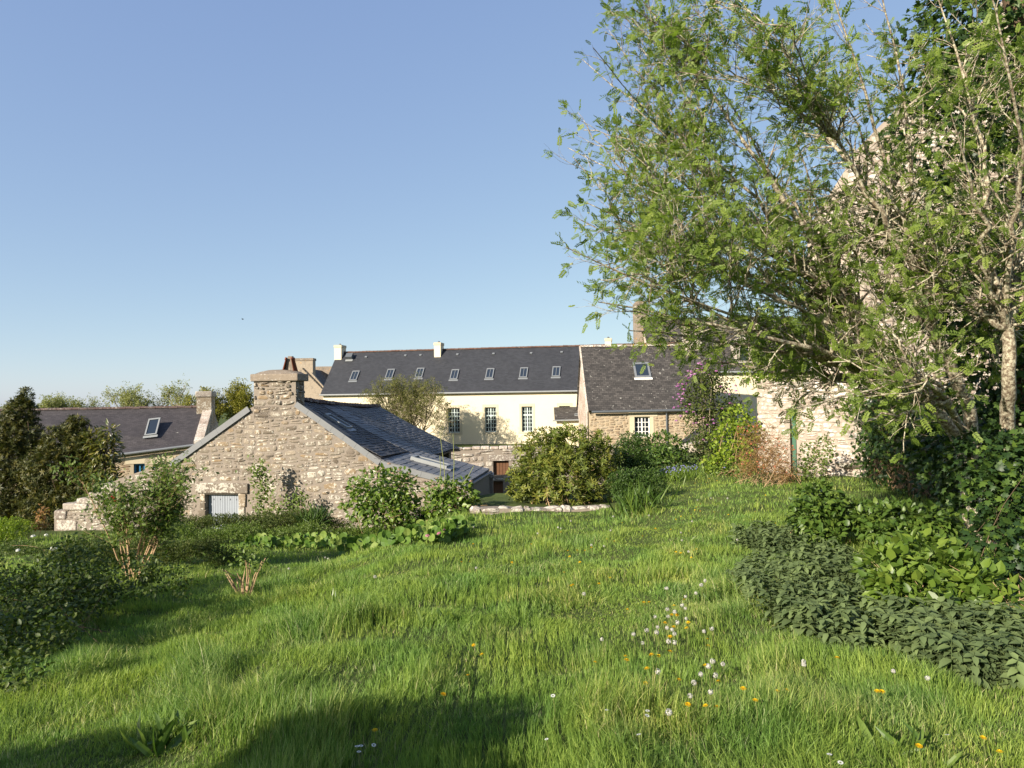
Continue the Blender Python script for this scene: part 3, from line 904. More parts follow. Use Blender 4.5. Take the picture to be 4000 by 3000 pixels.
    # verge slates along both gable edges, each lapping the next
    def verge(a, b, n, side):
        a, b = Vector(a), Vector(b)
        dirv = (b - a).normalized()
        perp = Vector((0, 0, 1)) - dirv * dirv.z
        perp = perp.normalized()
        for i in range(n):
            p, q = a.lerp(b, i / n), a.lerp(b, (i + 1.06) / n)
            c = (p + q) / 2 - perp * .055 + fr.out * (.055 + .004 * (i % 2))
            vv, ff = boxvf(c, (q - p) / 2, perp * .085, fr.out * .012)
            raw('verge_slate', vv, ff, M['verge'], t)
    verge(fr.pt(*U(1162, 1572)), fr.pt(*U(1488, 1800)), 14, 1)
    verge(fr.pt(*U(666, 1810)), fr.pt(*U(970, 1592)), 10, -1)
    # ---- lean-to roof at the foot of the right slope
    le_a = fr.pt(9.9, U(1484, 1797)[1] + .02, .06)
    le_b = fr.pt(U(1822, 1896)[0], U(1822, 1896)[1] + .03, .06)
    LL = 3.6
    def SL(s, w, h=0.0):
        p = (le_a + inw * s).lerp(le_b + inw * s, w)
        p.z += h + .03 * w * s / LL
        return p
    V = [SL(0, 0, -.02), SL(LL, 0, -.02), SL(LL, 1, -.02), SL(0, 1, -.02)]
    o = raw('lean_to_roof', V, [(0, 1, 2, 3)], M['slate_piece_grey'], t)
    md = o.modifiers.new('s', 'SOLIDIFY'); md.thickness = .06; md.offset = 0
    slates(o, SL, -.02, LL, .0, 1.0, .24, 11, M['slate_piece_grey'], 165, .015)
    verge(fr.pt(*U(1490, 1803)), fr.pt(*U(1805, 1884)), 8, 1)
    c = SL(1.55, .45, .06); y = (SL(1.5, .2) - SL(1.5, .6)).normalized(); x = inw; n = x.cross(y).normalized()
    if n.z < 0: n = -n
    skylight(o, c, x, y, n, .55, 1.15, M['zinc_light'], M['glass_blue'], flash=M['zinc'])
    # yard-side walls under both eaves
    f2 = Frame(fr.pt(10.0 - .25, 0, -2.5), fr.pt(10.0 - .25, 0, -LEN + .1))
    vv, ff = f2.box(0, f2.len, -3.3, S(5, .97)[2] - .16, -.4, 0)
    raw('yard_wall', vv, ff, M['mortar'], t)
    f3 = Frame(fr.pt(u_r - .02, 0, -.56), fr.pt(u_r - .02, 0, -LL + .1))
    vv, ff = f3.box(0, f3.len, -3.3, le_b.z - .1, -.3, 0)
    w3 = raw('lean_to_wall', vv, ff, M['mortar'], t)
    # rear wall closes the house
    vv, ff = boxvf(fr.pt(8.2, -1.9, -LEN + .2), fr.e * 1.8, fr.out * .2, Vector((0, 0, 1.5)))
    raw('rear_wall', vv, ff, M['mortar'], t)
    vv, ff = tubevf([fr.pt(u_r - .03, le_b.z - .06, .12), fr.pt(u_r - .03, le_b.z - .05, -LL)], .05, 8)
    raw('gutter', vv, ff, M['gutter_dark'], t)
build_cottage()

# ================================================================== long cream house
def build_long_house():
    pR, pL = P(2287, 1521, 48), P(1262, 1541, 51.6)
    ze = (pR.z + pL.z) / 2
    fr = Frame(pL, pR)
    inw = -fr.out
    t = empty('long_house', (fr.pt(fr.len / 2, -1.5, -3)), 'long cream rendered house with dark slate roof and tall paned windows', 'house')
    U = fr.px
    rz = ze + 3.35; run = 2.9
    wins = [(1750, 1797, 1594, 1690), (1893, 1939, 1591, 1688), (2037, 2081, 1588, 1686), (2184, 2228, 1586, 1680), (1480, 1527, 1599, 1695)]
    holes = []
    for a, b, c, d in wins:
        p, q = U(a, c), U(b, d)
        holes.append((p[0], q[0], q[1], p[1]))
    fl = fr.len + 8
    v, f = wallvf(fr, [(0, ze - .12), (fl, ze - .12)], -2.2, holes, .5)
    raw('wall', v, f, M['cream'], t)
    for h in holes:
        window(t, fr, h[0], h[1], h[2], h[3], -.16, M['sage_paint'], 4, 6, h[2] + (h[3] - h[2]) * .66, .034, .06)
        k = .16
        p = [fr.box(h[0] - k, h[0], h[2] - .14, h[3] + .2, -.1, .015), fr.box(h[1], h[1] + k, h[2] - .14, h[3] + .2, -.1, .015),
             fr.box(h[0], h[1], h[3], h[3] + .2, -.1, .013), fr.box(h[0], h[1], h[2] - .14, h[2], -.15, .03)]
        v, f = join(p)
        raw('stone_surround', v, f, M['window_stone'], t)
    # gables
    for u, s in ((0.0, 1), (fl, -1)):
        a = fr.pt(u, ze - .15, -.02); b = fr.pt(u, ze - .15, -2 * run); c = fr.pt(u, rz - .12, -run)
        a2, b2 = Vector((a.x, a.y, -2.2)), Vector((b.x, b.y, -2.2))
        vv = [a2, b2, b, c, a]
        vv = vv + [q + fr.e * (.3 * s) for q in vv]
        k = 5
        ff = [tuple(range(k)), tuple(range(2 * k - 1, k - 1, -1))] + [(i, (i + 1) % k, (i + 1) % k + k, i + k)[::-1] for i in range(k)]
        raw('gable', vv, ff, M['cream'], t)
    ov = .22
    a, b = fr.pt(-.12, ze - .02, ov), fr.pt(fl + .1, ze - .02, ov)
    c, d = fr.pt(fl + .1, rz, -run), fr.pt(-.12, rz, -run)
    roof = roofslab('roof', a, b, c, d, .09, M['slate_new'], t)
    a2, b2 = fr.pt(fl + .1, ze - .02, -2 * run - ov), fr.pt(-.12, ze - .02, -2 * run - ov)
    roofslab('rear_roof', a2, b2, d, c, .09, M['slate_new'], t)
    ridge_tiles(t, d + Vector((0, 0, -.05)), c + Vector((0, 0, -.05)), .30, .11, M['ridge_red'])
    v, f = tubevf([fr.pt(-.15, ze - .08, ov + .06), fr.pt(fl, ze - .08, ov + .06)], .06, 8)
    raw('gutter', v, f, M['zinc_light'], t)
    pf, x, y, n = on_plane(a, b, d)
    def roof_at(px, py):
        q = hit(px, py, a, n); return q
    for px, py in ((1386, 1469), (1524, 1462), (1640, 1458), (1776, 1464), (1914, 1460), (2046, 1457), (2173, 1453)):
        skylight(t, roof_at(px, py), x, y, n, .58, 1.0, M['zinc'], M['glass_blue'], True, M['zinc'])
    for px, py in ((1430, 1396), (1584, 1390), (1643, 1389), (1787, 1386), (1928, 1383), (2075, 1381), (2194, 1377)):
        q = roof_at(px, py)
        v, f = boxvf(q + n * .03, x * .09, y * .07, n * .05)
        raw('roof_vent', v, f, M['zinc'], t)
    q = roof_at(1368, 1398)
    v, f = boxvf(q + n * .15, x * .27, y * .22, n * .18)
    vb = raw('vent_box', v, f, M['gutter_dark'], t)
    v, f = boxvf(q + n * .02 - y * .30, x * .3, y * .10, n * .02)
    raw('flashing', v, f, M['zinc_light'], vb)
    # white chimneys
    for px0, px1, pt_, pb in ((1306, 1333, 1347, 1405), (1696, 1721, 1337, 1395), (2364, 2388, 1320, 1372)):
        q0, q1 = roof_at(px0, pb), roof_at(px1, pb)
        w = (q1 - q0).length
        top = hit(px0, pt_, q0, fr.out).z
        cc = (q0 + q1) / 2 + inw * .45
        zb = q0.z - 1.0
        v, f = boxvf(Vector((cc.x, cc.y, (zb + top - .22) / 2)), fr.e * w / 2, inw * .45, Vector((0, 0, (top - .22 - zb) / 2)))
        chim = raw('chimney', v, f, M['cream'], t)
        v, f = boxvf(Vector((cc.x, cc.y, top - .12)), fr.e * (w / 2 + .03), inw * .48, Vector((0, 0, .097)))
        raw('chimney_cap', v, f, M['window_stone'], chim)
        v, f = tubevf([Vector((cc.x, cc.y, top - .02)), Vector((cc.x, cc.y, top + .06)), Vector((cc.x, cc.y, top + .12))], [.09, .09, .04], 8)
        raw('flue', v, f, M['gutter_dark'], chim)
    # slate lean-to against the right end
    q = empty('slate_porch', fr.pt(fr.len - 1.2, -1.5, 1.2), 'small old slate porch roof against the cream wall', 'porch')
    a, b = P(2166, 1640, 46.2), P(2290, 1637, 45.9)
    c, d = P(2290, 1588, 47.9), P(2163, 1591, 48.4)
    roofslab('roof', a, b, c, d, .07, M['slate_old'], q)
    v, f = tubevf([P(2160, 1643, 46.1), P(2290, 1640, 45.8)], .05, 6)
    raw('gutter', v, f, M['zinc_light'], q)
    pf, x, y, n = on_plane(a, b, d)
    skylight(q, hit(2256, 1622, a, n), x, y, n, .4, .3, M['zinc_light'], M['glass_blue'])
    fr2 = Frame(P(2172, 1650, 46.4), P(2284, 1650, 46.1))
    v, f = fr2.box(0, fr2.len, -2.2, a.z - .05, -.3, 0)
    raw('wall', v, f, M['cream'], q)
    return fr
LONG = build_long_house()

# ================================================================== mid house: mossy slates, rubble wall
def build_mid_house():
    pl = P(2299, 1605, 40.0)
    pr_ = P(2800, 1598, 40.0)
    fr = Frame(pl, pr_)
    U = fr.px
    t = empty('old_slate_house', fr.pt(3, -1.5, -2), 'low stone house with lichened old slate roof and white paned window', 'house')
    ze = pl.z; L = fr.len
    w = U(2478, 1628), U(2540, 1708)
    hole = (w[0][0], w[1][0], w[1][1], w[0][1])
    v, f = wallvf(fr, [(0, ze - .02), (L, ze - .02)], -2.2, [hole], .5)
    wall = raw('wall', v, f, M['warm_mortar'], t)
    li = (hole[0] - .35, hole[1] + .45, hole[3], hole[3] + .27)
    sl = (hole[0] - .28, hole[0], hole[2], hole[3]); sr = (hole[1], hole[1] + .22, hole[2], hole[3])
    for q in (li, sl, sr):
        v, f = fr.box(q[0] + .005, q[1] - .005, q[2] + .006, q[3] - .006, -.2, .03)
        raw('dressed_stone', v, f, M['window_stone'], wall)
    window(t, fr, hole[0], hole[1], hole[2], hole[3], -.14, M['white_paint'], 4, 4, None, .035, .06, True)
    rubble(wall, fr, in_profile([(0, ze - .1), (L, ze - .1)], -1.3, [hole, li, sl, sr], .01), 0, L, -1.3, ze, .30, .17, .035, M['warm_stone'], 170, 61, gap=.02)
    run = 3.3
    rz = P(2290, 1352, 40 + run).z
    ov = .25
    ea, eb = fr.pt(-.02, ze + .02, ov), fr.pt(L, ze + .02, ov)
    rc, rd = fr.pt(L, rz, -run), fr.pt(-.12, rz, -run)
    roofslab('roof', ea, eb, rc, rd, .08, M['slate_old'], t)
    b1, b2 = fr.pt(L, ze, -2 * run), fr.pt(-.1, ze, -2 * run)
    roofslab('rear_roof', b1, b2, rd, rc, .08, M['slate_old'], t)
    ridge_tiles(t, rd + Vector((0, 0, -.06)), rc + Vector((0, 0, -.06)), .28, .13, M['ridge_lichen'])
    for u, s in ((0.0, 1), (L, -1)):
        a = fr.pt(u, ze - .05, -.02); b = fr.pt(u, ze - .05, -2 * run); c = fr.pt(u, rz - .1, -run)
        vv = [Vector((a.x, a.y, -2.2)), Vector((b.x, b.y, -2.2)), b, c, a]
        vv = vv + [q + fr.e * (.35 * s) for q in vv]
        ff = [tuple(range(5)), tuple(range(9, 4, -1))] + [(i, (i + 1) % 5, (i + 1) % 5 + 5, i + 5)[::-1] for i in range(5)]
        raw('gable', vv, ff, M['pale_stone'], t)
    # pale verge stones at the left roof edge
    for i in range(16):
        p, q = fr.pt(-.1, ze, ov).lerp(rd, i / 16), fr.pt(-.1, ze, ov).lerp(rd, (i + .93) / 16)
        vv, ff = boxvf((p + q) / 2 + Vector((0, 0, -.02)), (q - p) / 2, fr.e * .05, Vector((0, 0, .05)))
        raw('verge_stone', vv, ff, M['pale_stone'], t)
    pf, x, y, n = on_plane(ea, eb, rd)
    q = hit(2507, 1447, ea, n)
    skylight(t, q, x, y, n, .98, 1.25, M['zinc'], M['glass_blue'], False, M['white_paint'])
    v, f = tubevf([fr.pt(.15, ze - .06, ov + .07), fr.pt(L, ze - .02, ov + .07)], .07, 8)
    gt = raw('gutter', v, f, M['gutter_dark'], t)
    du = U(2602, 1610)[0]
    v, f = tubevf([fr.pt(du, ze - .06, ov + .05), fr.pt(du, ze - .25, .1), fr.pt(du, -1.8, .08)], .05, 8)
    raw('downpipe', v, f, M['gutter_dark'], t)
    # chimney with a red pot on the far gable
    u0 = L - 1.05
    v, f = fr.box(u0, L + .02, rz - .9, rz + 1.05, -run - .35, -run + .35)
    ch = raw('chimney', v, f, M['pale_stone'], t)
    v, f = fr.box(u0 - .05, L + .07, rz + 1.053, rz + 1.2, -run - .4, -run + .4)
    raw('chimney_cap', v, f, M['cap_stone'], ch)
    c = fr.pt((u0 + L) / 2, rz + 1.2, -run)
    v, f = tubevf([c, c + Vector((0, 0, .3)), c + Vector((0, 0, .33)), c + Vector((0, 0, .4))], [.15, .12, .14, .14], 10)
    raw('chimney_pot', v, f, M['terracotta'], ch, True)
build_mid_house()

# ================================================================== back right manor: tall roof, chimney, dormer
def build_manor():
    fr = Frame(P(2555, 1455, 56), P(3180, 1440, 56))
    t = empty('manor_house', fr.pt(5, -1.5, -3), 'tall dark slate roofed house with lichened chimney half hidden by rowan', 'house')
    ze = P(2850, 1452, 56).z; rz = P(2700, 1240, 60.5).z; L = fr.len; run = 4.5
    v, f = wallvf(fr, [(0, ze), (L, ze)], -2.2, (), .5)
    raw('wall', v, f, M['cream'], t)
    a, b = fr.pt(-.1, ze, .25), fr.pt(L, ze, .25)
    c, d = fr.pt(L, rz, -run), fr.pt(-.1, rz, -run)
    roofslab('roof', a, b, c, d, .1, M['slate_old'], t)
    b1, b2 = fr.pt(L, ze, -2 * run), fr.pt(-.1, ze, -2 * run)
    roofslab('rear_roof', b1, b2, d, c, .1, M['slate_old'], t)
    for u, s in ((0.0, 1), (L, -1)):
        p, q, r_ = fr.pt(u, ze - .05, -.02), fr.pt(u, ze - .05, -2 * run), fr.pt(u, rz - .1, -run)
        vv = [Vector((p.x, p.y, -2.2)), Vector((q.x, q.y, -2.2)), q, r_, p]
        vv = vv + [w + fr.e * (.35 * s) for w in vv]
        ff = [tuple(range(5)), tuple(range(9, 4, -1))] + [(i, (i + 1) % 5, (i + 1) % 5 + 5, i + 5)[::-1] for i in range(5)]
        raw('gable', vv, ff, M['pale_stone'], t)
    top = P(2545, 1178, 60).z
    w2 = 47 / FPX * 60
    v, f = fr.box(-.75, -.75 + w2, rz - 3.2, top - .25, -run - .55, -run + .55)
    ch = raw('chimney', v, f, M['orange_stone'], t)
    v, f = fr.quadbox([(-.78, top - .247), (-.72 + w2, top - .247), (-.85 + w2, top + .05), (-.62, top + .05)], -run + .58, -run - .58)
    raw('chimney_cap', v, f, M['orange_stone'], ch)
    v, f = tubevf([fr.pt(0, ze - .05, .33), fr.pt(L, ze - .05, .33)], .08, 8)
    raw('gutter', v, f, M['zinc_light'], t)
    # stone dormer
    pf, x, y, n = on_plane(a, b, d)
    q = hit(2905, 1418, a, n)
    u = (q - fr.o).dot(fr.e); w = (q - fr.o).dot(fr.out)
    v, f = fr.quadbox([(u - .65, q.z), (u + .65, q.z), (u + .65, q.z + 1.5), (u, q.z + 2.2), (u - .65, q.z + 1.5)], w + .12, w - 2.0)
    dm = raw('dormer', v, f, M['pale_stone'], t)
    v, f = fr.box(u - .33, u + .33, q.z + .2, q.z + 1.35, w + .10, w + .135)
    raw('dormer_window', v, f, M['glass'], dm)
build_manor()

# ================================================================== left house in the dip
def build_left_house():
    t = empty('left_stone_house', P(500, 1760, 36) + Vector((0, 0, -2)), 'low stone house with purplish slate roof and blue framed windows below garden', 'house')
    eR, eL = P(760, 1735, 38.0), P(-160, 1852, 35.0)
    rR, rL = P(803, 1588, 40.8), P(-160, 1604, 37.8)
    roofslab('roof', eL, eR, rR, rL, .08, M['slate_left'], t)
    inw = Vector((rR.x - eR.x, rR.y - eR.y, 0))
    bR, bL = eR + inw * 2, eL + inw * 2
    roofslab('rear_roof', bR, bL, rL, rR, .08, M['slate_left'], t)
    ridge_tiles(t, rL + Vector((0, 0, -.05)), rR + Vector((0, 0, -.05)), .40, .12, M['ridge_brown'])
    fr = Frame(eL + inw * .08, eR + inw * .08)
    ztop = lambda u: eL.z + (eR.z - eL.z) * u / fr.len - .1
    wins = []
    for a, b in ((522, 566), (597, 655)):
        p, q = fr.px(a, 1812), fr.px(b, 1856)
        wins.append((p[0], q[0], q[1] - .35, p[1]))
    v, f = wallvf(fr, [(0, ztop(0)), (fr.len, ztop(fr.len))], -4.2, wins, .5)
    wall = raw('wall', v, f, M['warm_mortar'], t)
    li = [(h[0] - .4, h[1] + .3, h[3], h[3] + .35) for h in wins]
    rubble(wall, fr, in_profile([(0, ztop(0) - .05), (fr.len, ztop(fr.len) - .05)], -3, wins + li, .01), fr.px(430, 1800)[0], fr.len, -2.6, 0, .42, .2, .03, M['warm_stone'], 70, 71, gap=.03)
    for q in li:
        v, f = fr.box(q[0], q[1] - .01, q[2] + .004, q[3] - .004, -.2, .03); raw('lintel', v, f, M['window_stone'], wall)
    for h in wins:
        o = window(t, fr, h[0], h[1], h[2], h[3], -.14, M['blue_paint'], 2, 2, None, .03, .09)
        v, f = fr.box(h[0] + .14, h[1] - .14, h[2] + .1, h[3] - .1, -.20, -.19); raw('curtain', v, f, M['curtain'], o)
    # right gable and its chimney
    apex = rR
    g0 = [Vector((eR.x, eR.y, -4.2)), Vector((bR.x, bR.y, -4.2)), bR, apex + Vector((0, 0, .05)), eR + Vector((0, 0, .03))]
    ex = fr.e
    vv = [q + ex * .02 for q in g0] + [q + ex * .40 for q in g0]
    ff = [tuple(range(5))[::-1], tuple(range(5, 10))] + [(i, (i + 1) % 5, (i + 1) % 5 + 5, i + 5) for i in range(5)]
    gb = raw('gable', vv, ff, M['grey_stone'], t)
    # coping stones on the gable
    for i in range(9):
        p, q = eR.lerp(rR, i / 9), eR.lerp(rR, (i + .94) / 9)
        vv, ff = boxvf((p + q) / 2 + ex * .2 + Vector((0, 0, .10)), (q - p) / 2, ex * .24, Vector((0, 0, .09)))
        raw('coping_stone', vv, ff, M['pale_stone'], gb)
    ct = P(803, 1529, 40.8).z
    iw = inw.normalized()
    cc = rR + ex * .02
    v, f = boxvf(Vector((cc.x, cc.y, (ct - .35 + rR.z - 1.0) / 2)), ex * .40, iw * .55, Vector((0, 0, (ct - .35 - rR.z + 1.0) / 2)))
    ch = raw('chimney', v, f, M['gable_stone'], t)
    v, f = boxvf(Vector((cc.x, cc.y, ct - .17)), ex * .46, iw * .61, Vector((0, 0, .177)))
    cp = raw('chimney_cap', v, f, M['grey_stone'], ch)
    md = cp.modifiers.new('b', 'BEVEL'); md.width = .06; md.segments = 2
    # gutter and roof light
    v, f = tubevf([eL + Vector((0, -.08, -.05)), eR + Vector((0, -.08, -.05))], .07, 8)
    raw('gutter', v, f, M['zinc'], t)
    pf, x, y, n = on_plane(eL, eR, rL)
    y2 = (rR - eR); y2 = (y2 - n * y2.dot(n)).normalized()
    q = hit(597, 1669, eL, n)
    skylight(t, q, x, y2, n, .62, 1.25, M['zinc_light'], M['glass_blue'], False, M['zinc_light'])
build_left_house()

# ================================================================== far gable between cottage chimney and long house
def build_far_house():
    fr = Frame(P(1060, 1500, 62), P(1300, 1500, 62))
    U = fr.px
    t = empty('far_stone_house', fr.pt(2, -1.5, -3), 'far rendered gable with broad lichened chimney stack behind the cottage chimney', 'house')
    k = [(1060, 1640), (1060, 1560), (1125, 1468), (1222, 1468), (1300, 1560), (1300, 1640)]
    q = [U(*p) for p in k]
    q[0] = (q[0][0], -3); q[-1] = (q[-1][0], -3)
    v, f = fr.quadbox(q[::-1], -.5, 0)
    raw('gable', v, f, M['old_render'], t)
    a, b = U(1128, 1400), U(1222, 1470)
    v, f = fr.box(a[0], b[0], b[1] - .4, a[1] - .22, -.9, -.01)
    ch = raw('chimney', v, f, M['old_render'], t)
    v, f = fr.box(a[0] - .05, b[0] + .05, a[1] - .217, a[1], -.95, .04)
    raw('chimney_cap', v, f, M['orange_stone'], ch)
    p0, p1 = U(1224, 1462), U(1302, 1556)
    A = fr.pt(p1[0], p1[1], .1); B = fr.pt(p1[0], p1[1], -9); C = fr.pt(p0[0] - .9, p0[1] + .6, -9); D = fr.pt(p0[0] - .9, p0[1] + .6, .1)
    roofslab('roof', A, B, C, D, .12, M['slate_old'], t)
    for i in range(10):
        p, q_ = fr.pt(p0[0] - .1, p0[1], .08).lerp(fr.pt(*p1, .08), i / 10), fr.pt(p0[0] - .1, p0[1], .08).lerp(fr.pt(*p1, .08), (i + .95) / 10)
        vv, ff = boxvf((p + q_) / 2 + Vector((0, 0, .06)), (q_ - p) / 2, fr.out * .2, Vector((0, 0, .09)))
        raw('coping_stone', vv, ff, M['old_render'], t)
    fr2 = Frame(P(1224, 1500, 68), P(1300, 1500, 68))
    a, b = fr2.px(1226, 1432), fr2.px(1292, 1470)
    v, f = fr2.box(a[0], b[0] + .5, b[1] - 4, a[1], -1, 0)
    raw('rear_stack', v, f, M['orange_stone'], t)
build_far_house()

# ================================================================== yard wall with brown doors
def build_yard_wall():
    fr = Frame(P(1700, 1760, 34), P(2480, 1752, 34))
    U = fr.px
    t = empty('yard_wall', fr.pt(3, -3.3, -.3), 'grey rubble yard wall with brown plank door below the cream house', 'wall')
    dz = U(1926, 1800), U(1988, 1856)
    hole = (dz[0][0], dz[1][0], dz[1][1], dz[0][1])
    low = U(1908, 1880), U(1966, 1960)
    hole2 = (low[0][0], low[1][0], low[1][1], low[0][1])
    zt = U(1850, 1757)[1]
    prof = [(0, zt), (fr.len, zt + .05)]
    v, f = wallvf(fr, prof, -3.8, [hole, hole2], .5)
    wl = raw('wall', v, f, M['mortar'], t)
    li = [(hole[0] - .3, hole[1] + .3, hole[3], hole[3] + .3)]
    rubble(wl, fr, in_profile(prof, -3.6, [hole, hole2] + li, .005), .2, 5.2, -3.6, zt, .42, .22, .05, M['grey_stone'], 130, 81, gap=.025)
    for q in li:
        v, f = fr.box(q[0], q[1], q[2] + .004, q[3] - .01, -.2, .05); raw('lintel', v, f, M['grey_stone'], wl)
    for h in (hole, hole2):
        n = 5
        v, f = fr.box(h[0], h[1], h[2], h[3], -.22, -.2); d = raw('door', v, f, M['brown_wood'], t)
        for i in range(n):
            a = h[0] + (h[1] - h[0]) * i / n; b = h[0] + (h[1] - h[0]) * (i + 1) / n
            v, f = fr.box(a + .008, b - .008, h[2] + .02, h[3] - .02, -.2, -.175); raw('plank', v, f, M['brown_wood'], d)
    for i in range(22):
        a = i * fr.len / 22
        v, f = fr.box(a + .01, a + fr.len / 22 - .01, zt + .01, zt + .13 + random.uniform(-.03, .04), -.55, .06 + random.uniform(-.02, .02))
        o = raw('coping_stone', v, f, M['pale_stone'], wl)
        md = o.modifiers.new('b', 'BEVEL'); md.width = .03; md.segments = 1
    # stone pier beside the lean-to
    fr = Frame(P(1866, 1900, 22.5), P(1925, 1900, 22.5))
    t = empty('stone_pier', fr.pt(.2, -2.6, -.2), 'dark mossy stone pier beside the lean-to eave', 'pier')
    zt = fr.px(1890, 1868)[1]
    v, f = fr.box(-.3, fr.len, -3.2, zt, -.6, 0)
    pw = raw('core', v, f, M['mortar'], t)
    rubble(pw, fr, lambda u, v: -.3 < u < fr.len and v < zt, -.3, fr.len, -2.8, zt, .34, .24, .05, M['grey_stone'], 24, 91, gap=.02)
    v, f = fr.box(-.33, fr.len + .03, zt + .003, zt + .12, -.62, .06)
    raw('cap', v, f, M['grey_stone'], t)
build_yard_wall()

# ================================================================== low garden wall at the lawn edge
def build_low_wall():
    a, b = P(1835, 2003, 15.5), P(2440, 1988, 15.7)
    a.z, b.z = gzf(a.x, a.y), gzf(b.x, b.y)
    fr = Frame(a, b)
    t = empty('low_garden_wall', a.lerp(b, .5), 'low dry stone garden wall in front of the rhododendron', 'wall')
    prof = []
    n = 12
    for i in range(n + 1):
        u = fr.len * i / n
        p = fr.pt(u, 0)
        prof.append((u, P(2000 + 2667 * p.x / p.y, 1992 - 6 * i / n, p.y).z + random.uniform(-.03, .03)))
    v, f = wallvf(fr, prof, -2.2, (), .4)
    w = raw('core', v, f, M['mortar'], t)
    rubble(w, fr, in_profile([(u, z + .03) for u, z in prof], -2, (), .0), 0, fr.len, -1.5, .2, .24, .10, .04, M['grey_stone'], 120, 95, gap=.012, wob=.02)
    u = 0
    r = random.Random(9)
    pr = _stone_protos(6, 77)
    while u < fr.len:
        wd = r.uniform(.12, .5)
        if r.random() < .12:
            u += wd; continue
        z = np.interp(u + wd / 2, [p[0] for p in prof], [p[1] for p in prof])
        for dw in (-.08, -.27):
            o = link('cap_stone', pr[r.randrange(6)].mesh('cap_stone', M['grey_stone']), None, t)
            mw = Matrix(((fr.e.x * wd, 0, -fr.out.x * .2), (fr.e.y * wd, 0, -fr.out.y * .2), (0, r.uniform(.03, .075), 0))).to_4x4() @ Matrix.Rotation(r.uniform(-.2, .2), 4, 'Y')
            mw.translation = fr.pt(u + wd / 2, z - .02, dw + r.uniform(-.03, .03))
            o.matrix_basis = mw
        u += wd * .98
build_low_wall()

# ================================================================== right: pale stone barn wall and tall house behind the rowan
def build_barn():
    fr = Frame(P(2960, 1700, 20.5), P(3392, 1700, 18.2))
    U = fr.px
    t = empty('pale_stone_barn', fr.pt(2, -.7, -1), 'sunlit whitish rubble stone building with green door edge and white pipe', 'barn')
    L = fr.len
    dz = U(3086, 1590), U(3104, 1860)
    hole = (dz[0][0] - .02, dz[0][0] + .17, dz[1][1] - .2, dz[0][1])
    uk = U(3165, 1450)[0]
    ztall = 6.4
    prof = [(0, U(2960, 1490)[1]), (uk - .02, U(3165, 1490)[1]), (uk, ztall), (L, ztall + 2.0)]
    v, f = wallvf(fr, prof, -1.8, [hole], .5)
    w = raw('front_wall', v, f, M['pale_mortar'], t)
    rubble(w, fr, in_profile(prof, -1.3, [hole], .0), 0, L, -1.2, ztall + 2, .25, .125, .028, M['pale_stone'], 300, 101, gap=.016)
    # upper wall continues to the right behind the ivy wall, up to a gable
    fr2 = Frame(fr.pt(L, 0, -.02), fr.pt(L, 0, -.02) + Vector((8.4, -1.0, 0)))
    prof2 = [(0, ztall + 2.0), (4.2, ztall + 6.2), (8.4, ztall + 2.0)]
    v, f = wallvf(fr2, prof2, -1.8, (), .5)
    w2 = raw('gable_wall', v, f, M['pale_mortar'], t)
    rubble(w2, fr2, in_profile(prof2, 1.5, (), .0), 0, 8.4, 1.6, ztall + 5, .30, .18, .04, M['pale_stone'], 100, 103, gap=.02)
    # green door edge in its opening, near-black panel for the shade inside
    v, f = fr.box(hole[0], hole[1], hole[2], hole[3], -.5, -.45); raw('dark_interior', v, f, M['dark_gap'], t)
    v, f = fr.box(hole[0] + .075, hole[1] - .005, hole[2], hole[3] - .08, -.30, .03); dr = raw('door', v, f, M['green_paint'], t)
    # white downpipe: straight, then slanting across the wall
    p = [fr.pt(*U(3166, 1285), .07), fr.pt(*U(3168, 1425), .07), fr.pt(*U(3190, 1450), .07), fr.pt(*U(3435, 1588), .07)]
    v, f = tubevf(p, .045, 8)
    raw('downpipe', v, f, M['white_paint'], t, True)
    # bulging foot of the corner: big worn blocks
    r = random.Random(3)
    pr = _stone_protos(6, 88)
    for i, (a, b, c, d) in enumerate(((3262, 1790, 3390, 1835), (3250, 1836, 3330, 1875), (3332, 1836, 3392, 1880), (3245, 1876, 3392, 1915))):
        p0, p1 = U(a, b), U(c, d)
        o = link('foot_stone', pr[i].mesh('foot_stone', M['gable_stone']), None, w)
        wd, hh = p1[0] - p0[0], p0[1] - p1[1]
        mw = Matrix(((fr.e.x * wd, fr.out.x * .22, 0), (fr.e.y * wd, fr.out.y * .22, 0), (0, 0, hh))).to_4x4()
        mw.translation = fr.pt((p0[0] + p1[0]) / 2, (p0[1] + p1[1]) / 2, 0)
        o.matrix_basis = mw
    # small slate lean-to roof in front of the old slate house, seen through the lilac
    t2 = empty('slate_lean_to', P(2760, 1740, 30) + Vector((0, 0, -1.5)), 'small slate lean-to roof behind the lilac', 'lean-to')
    A, B, C, D_ = P(2650, 1730, 28), P(2800, 1700, 28), P(2900, 1560, 31), P(2770, 1640, 31)
    roofslab('roof', A, B, C, D_, .08, M['slate_left'], t2)
    v, f = boxvf(P(2760, 1790, 30) + Vector((0, 0, -.5)), (1.0, 0, 0), (0, .8, 0), (0, 0, 1.2))
    raw('wall', v, f, M['pale_stone'], t2)
    return fr
BARN = build_barn()

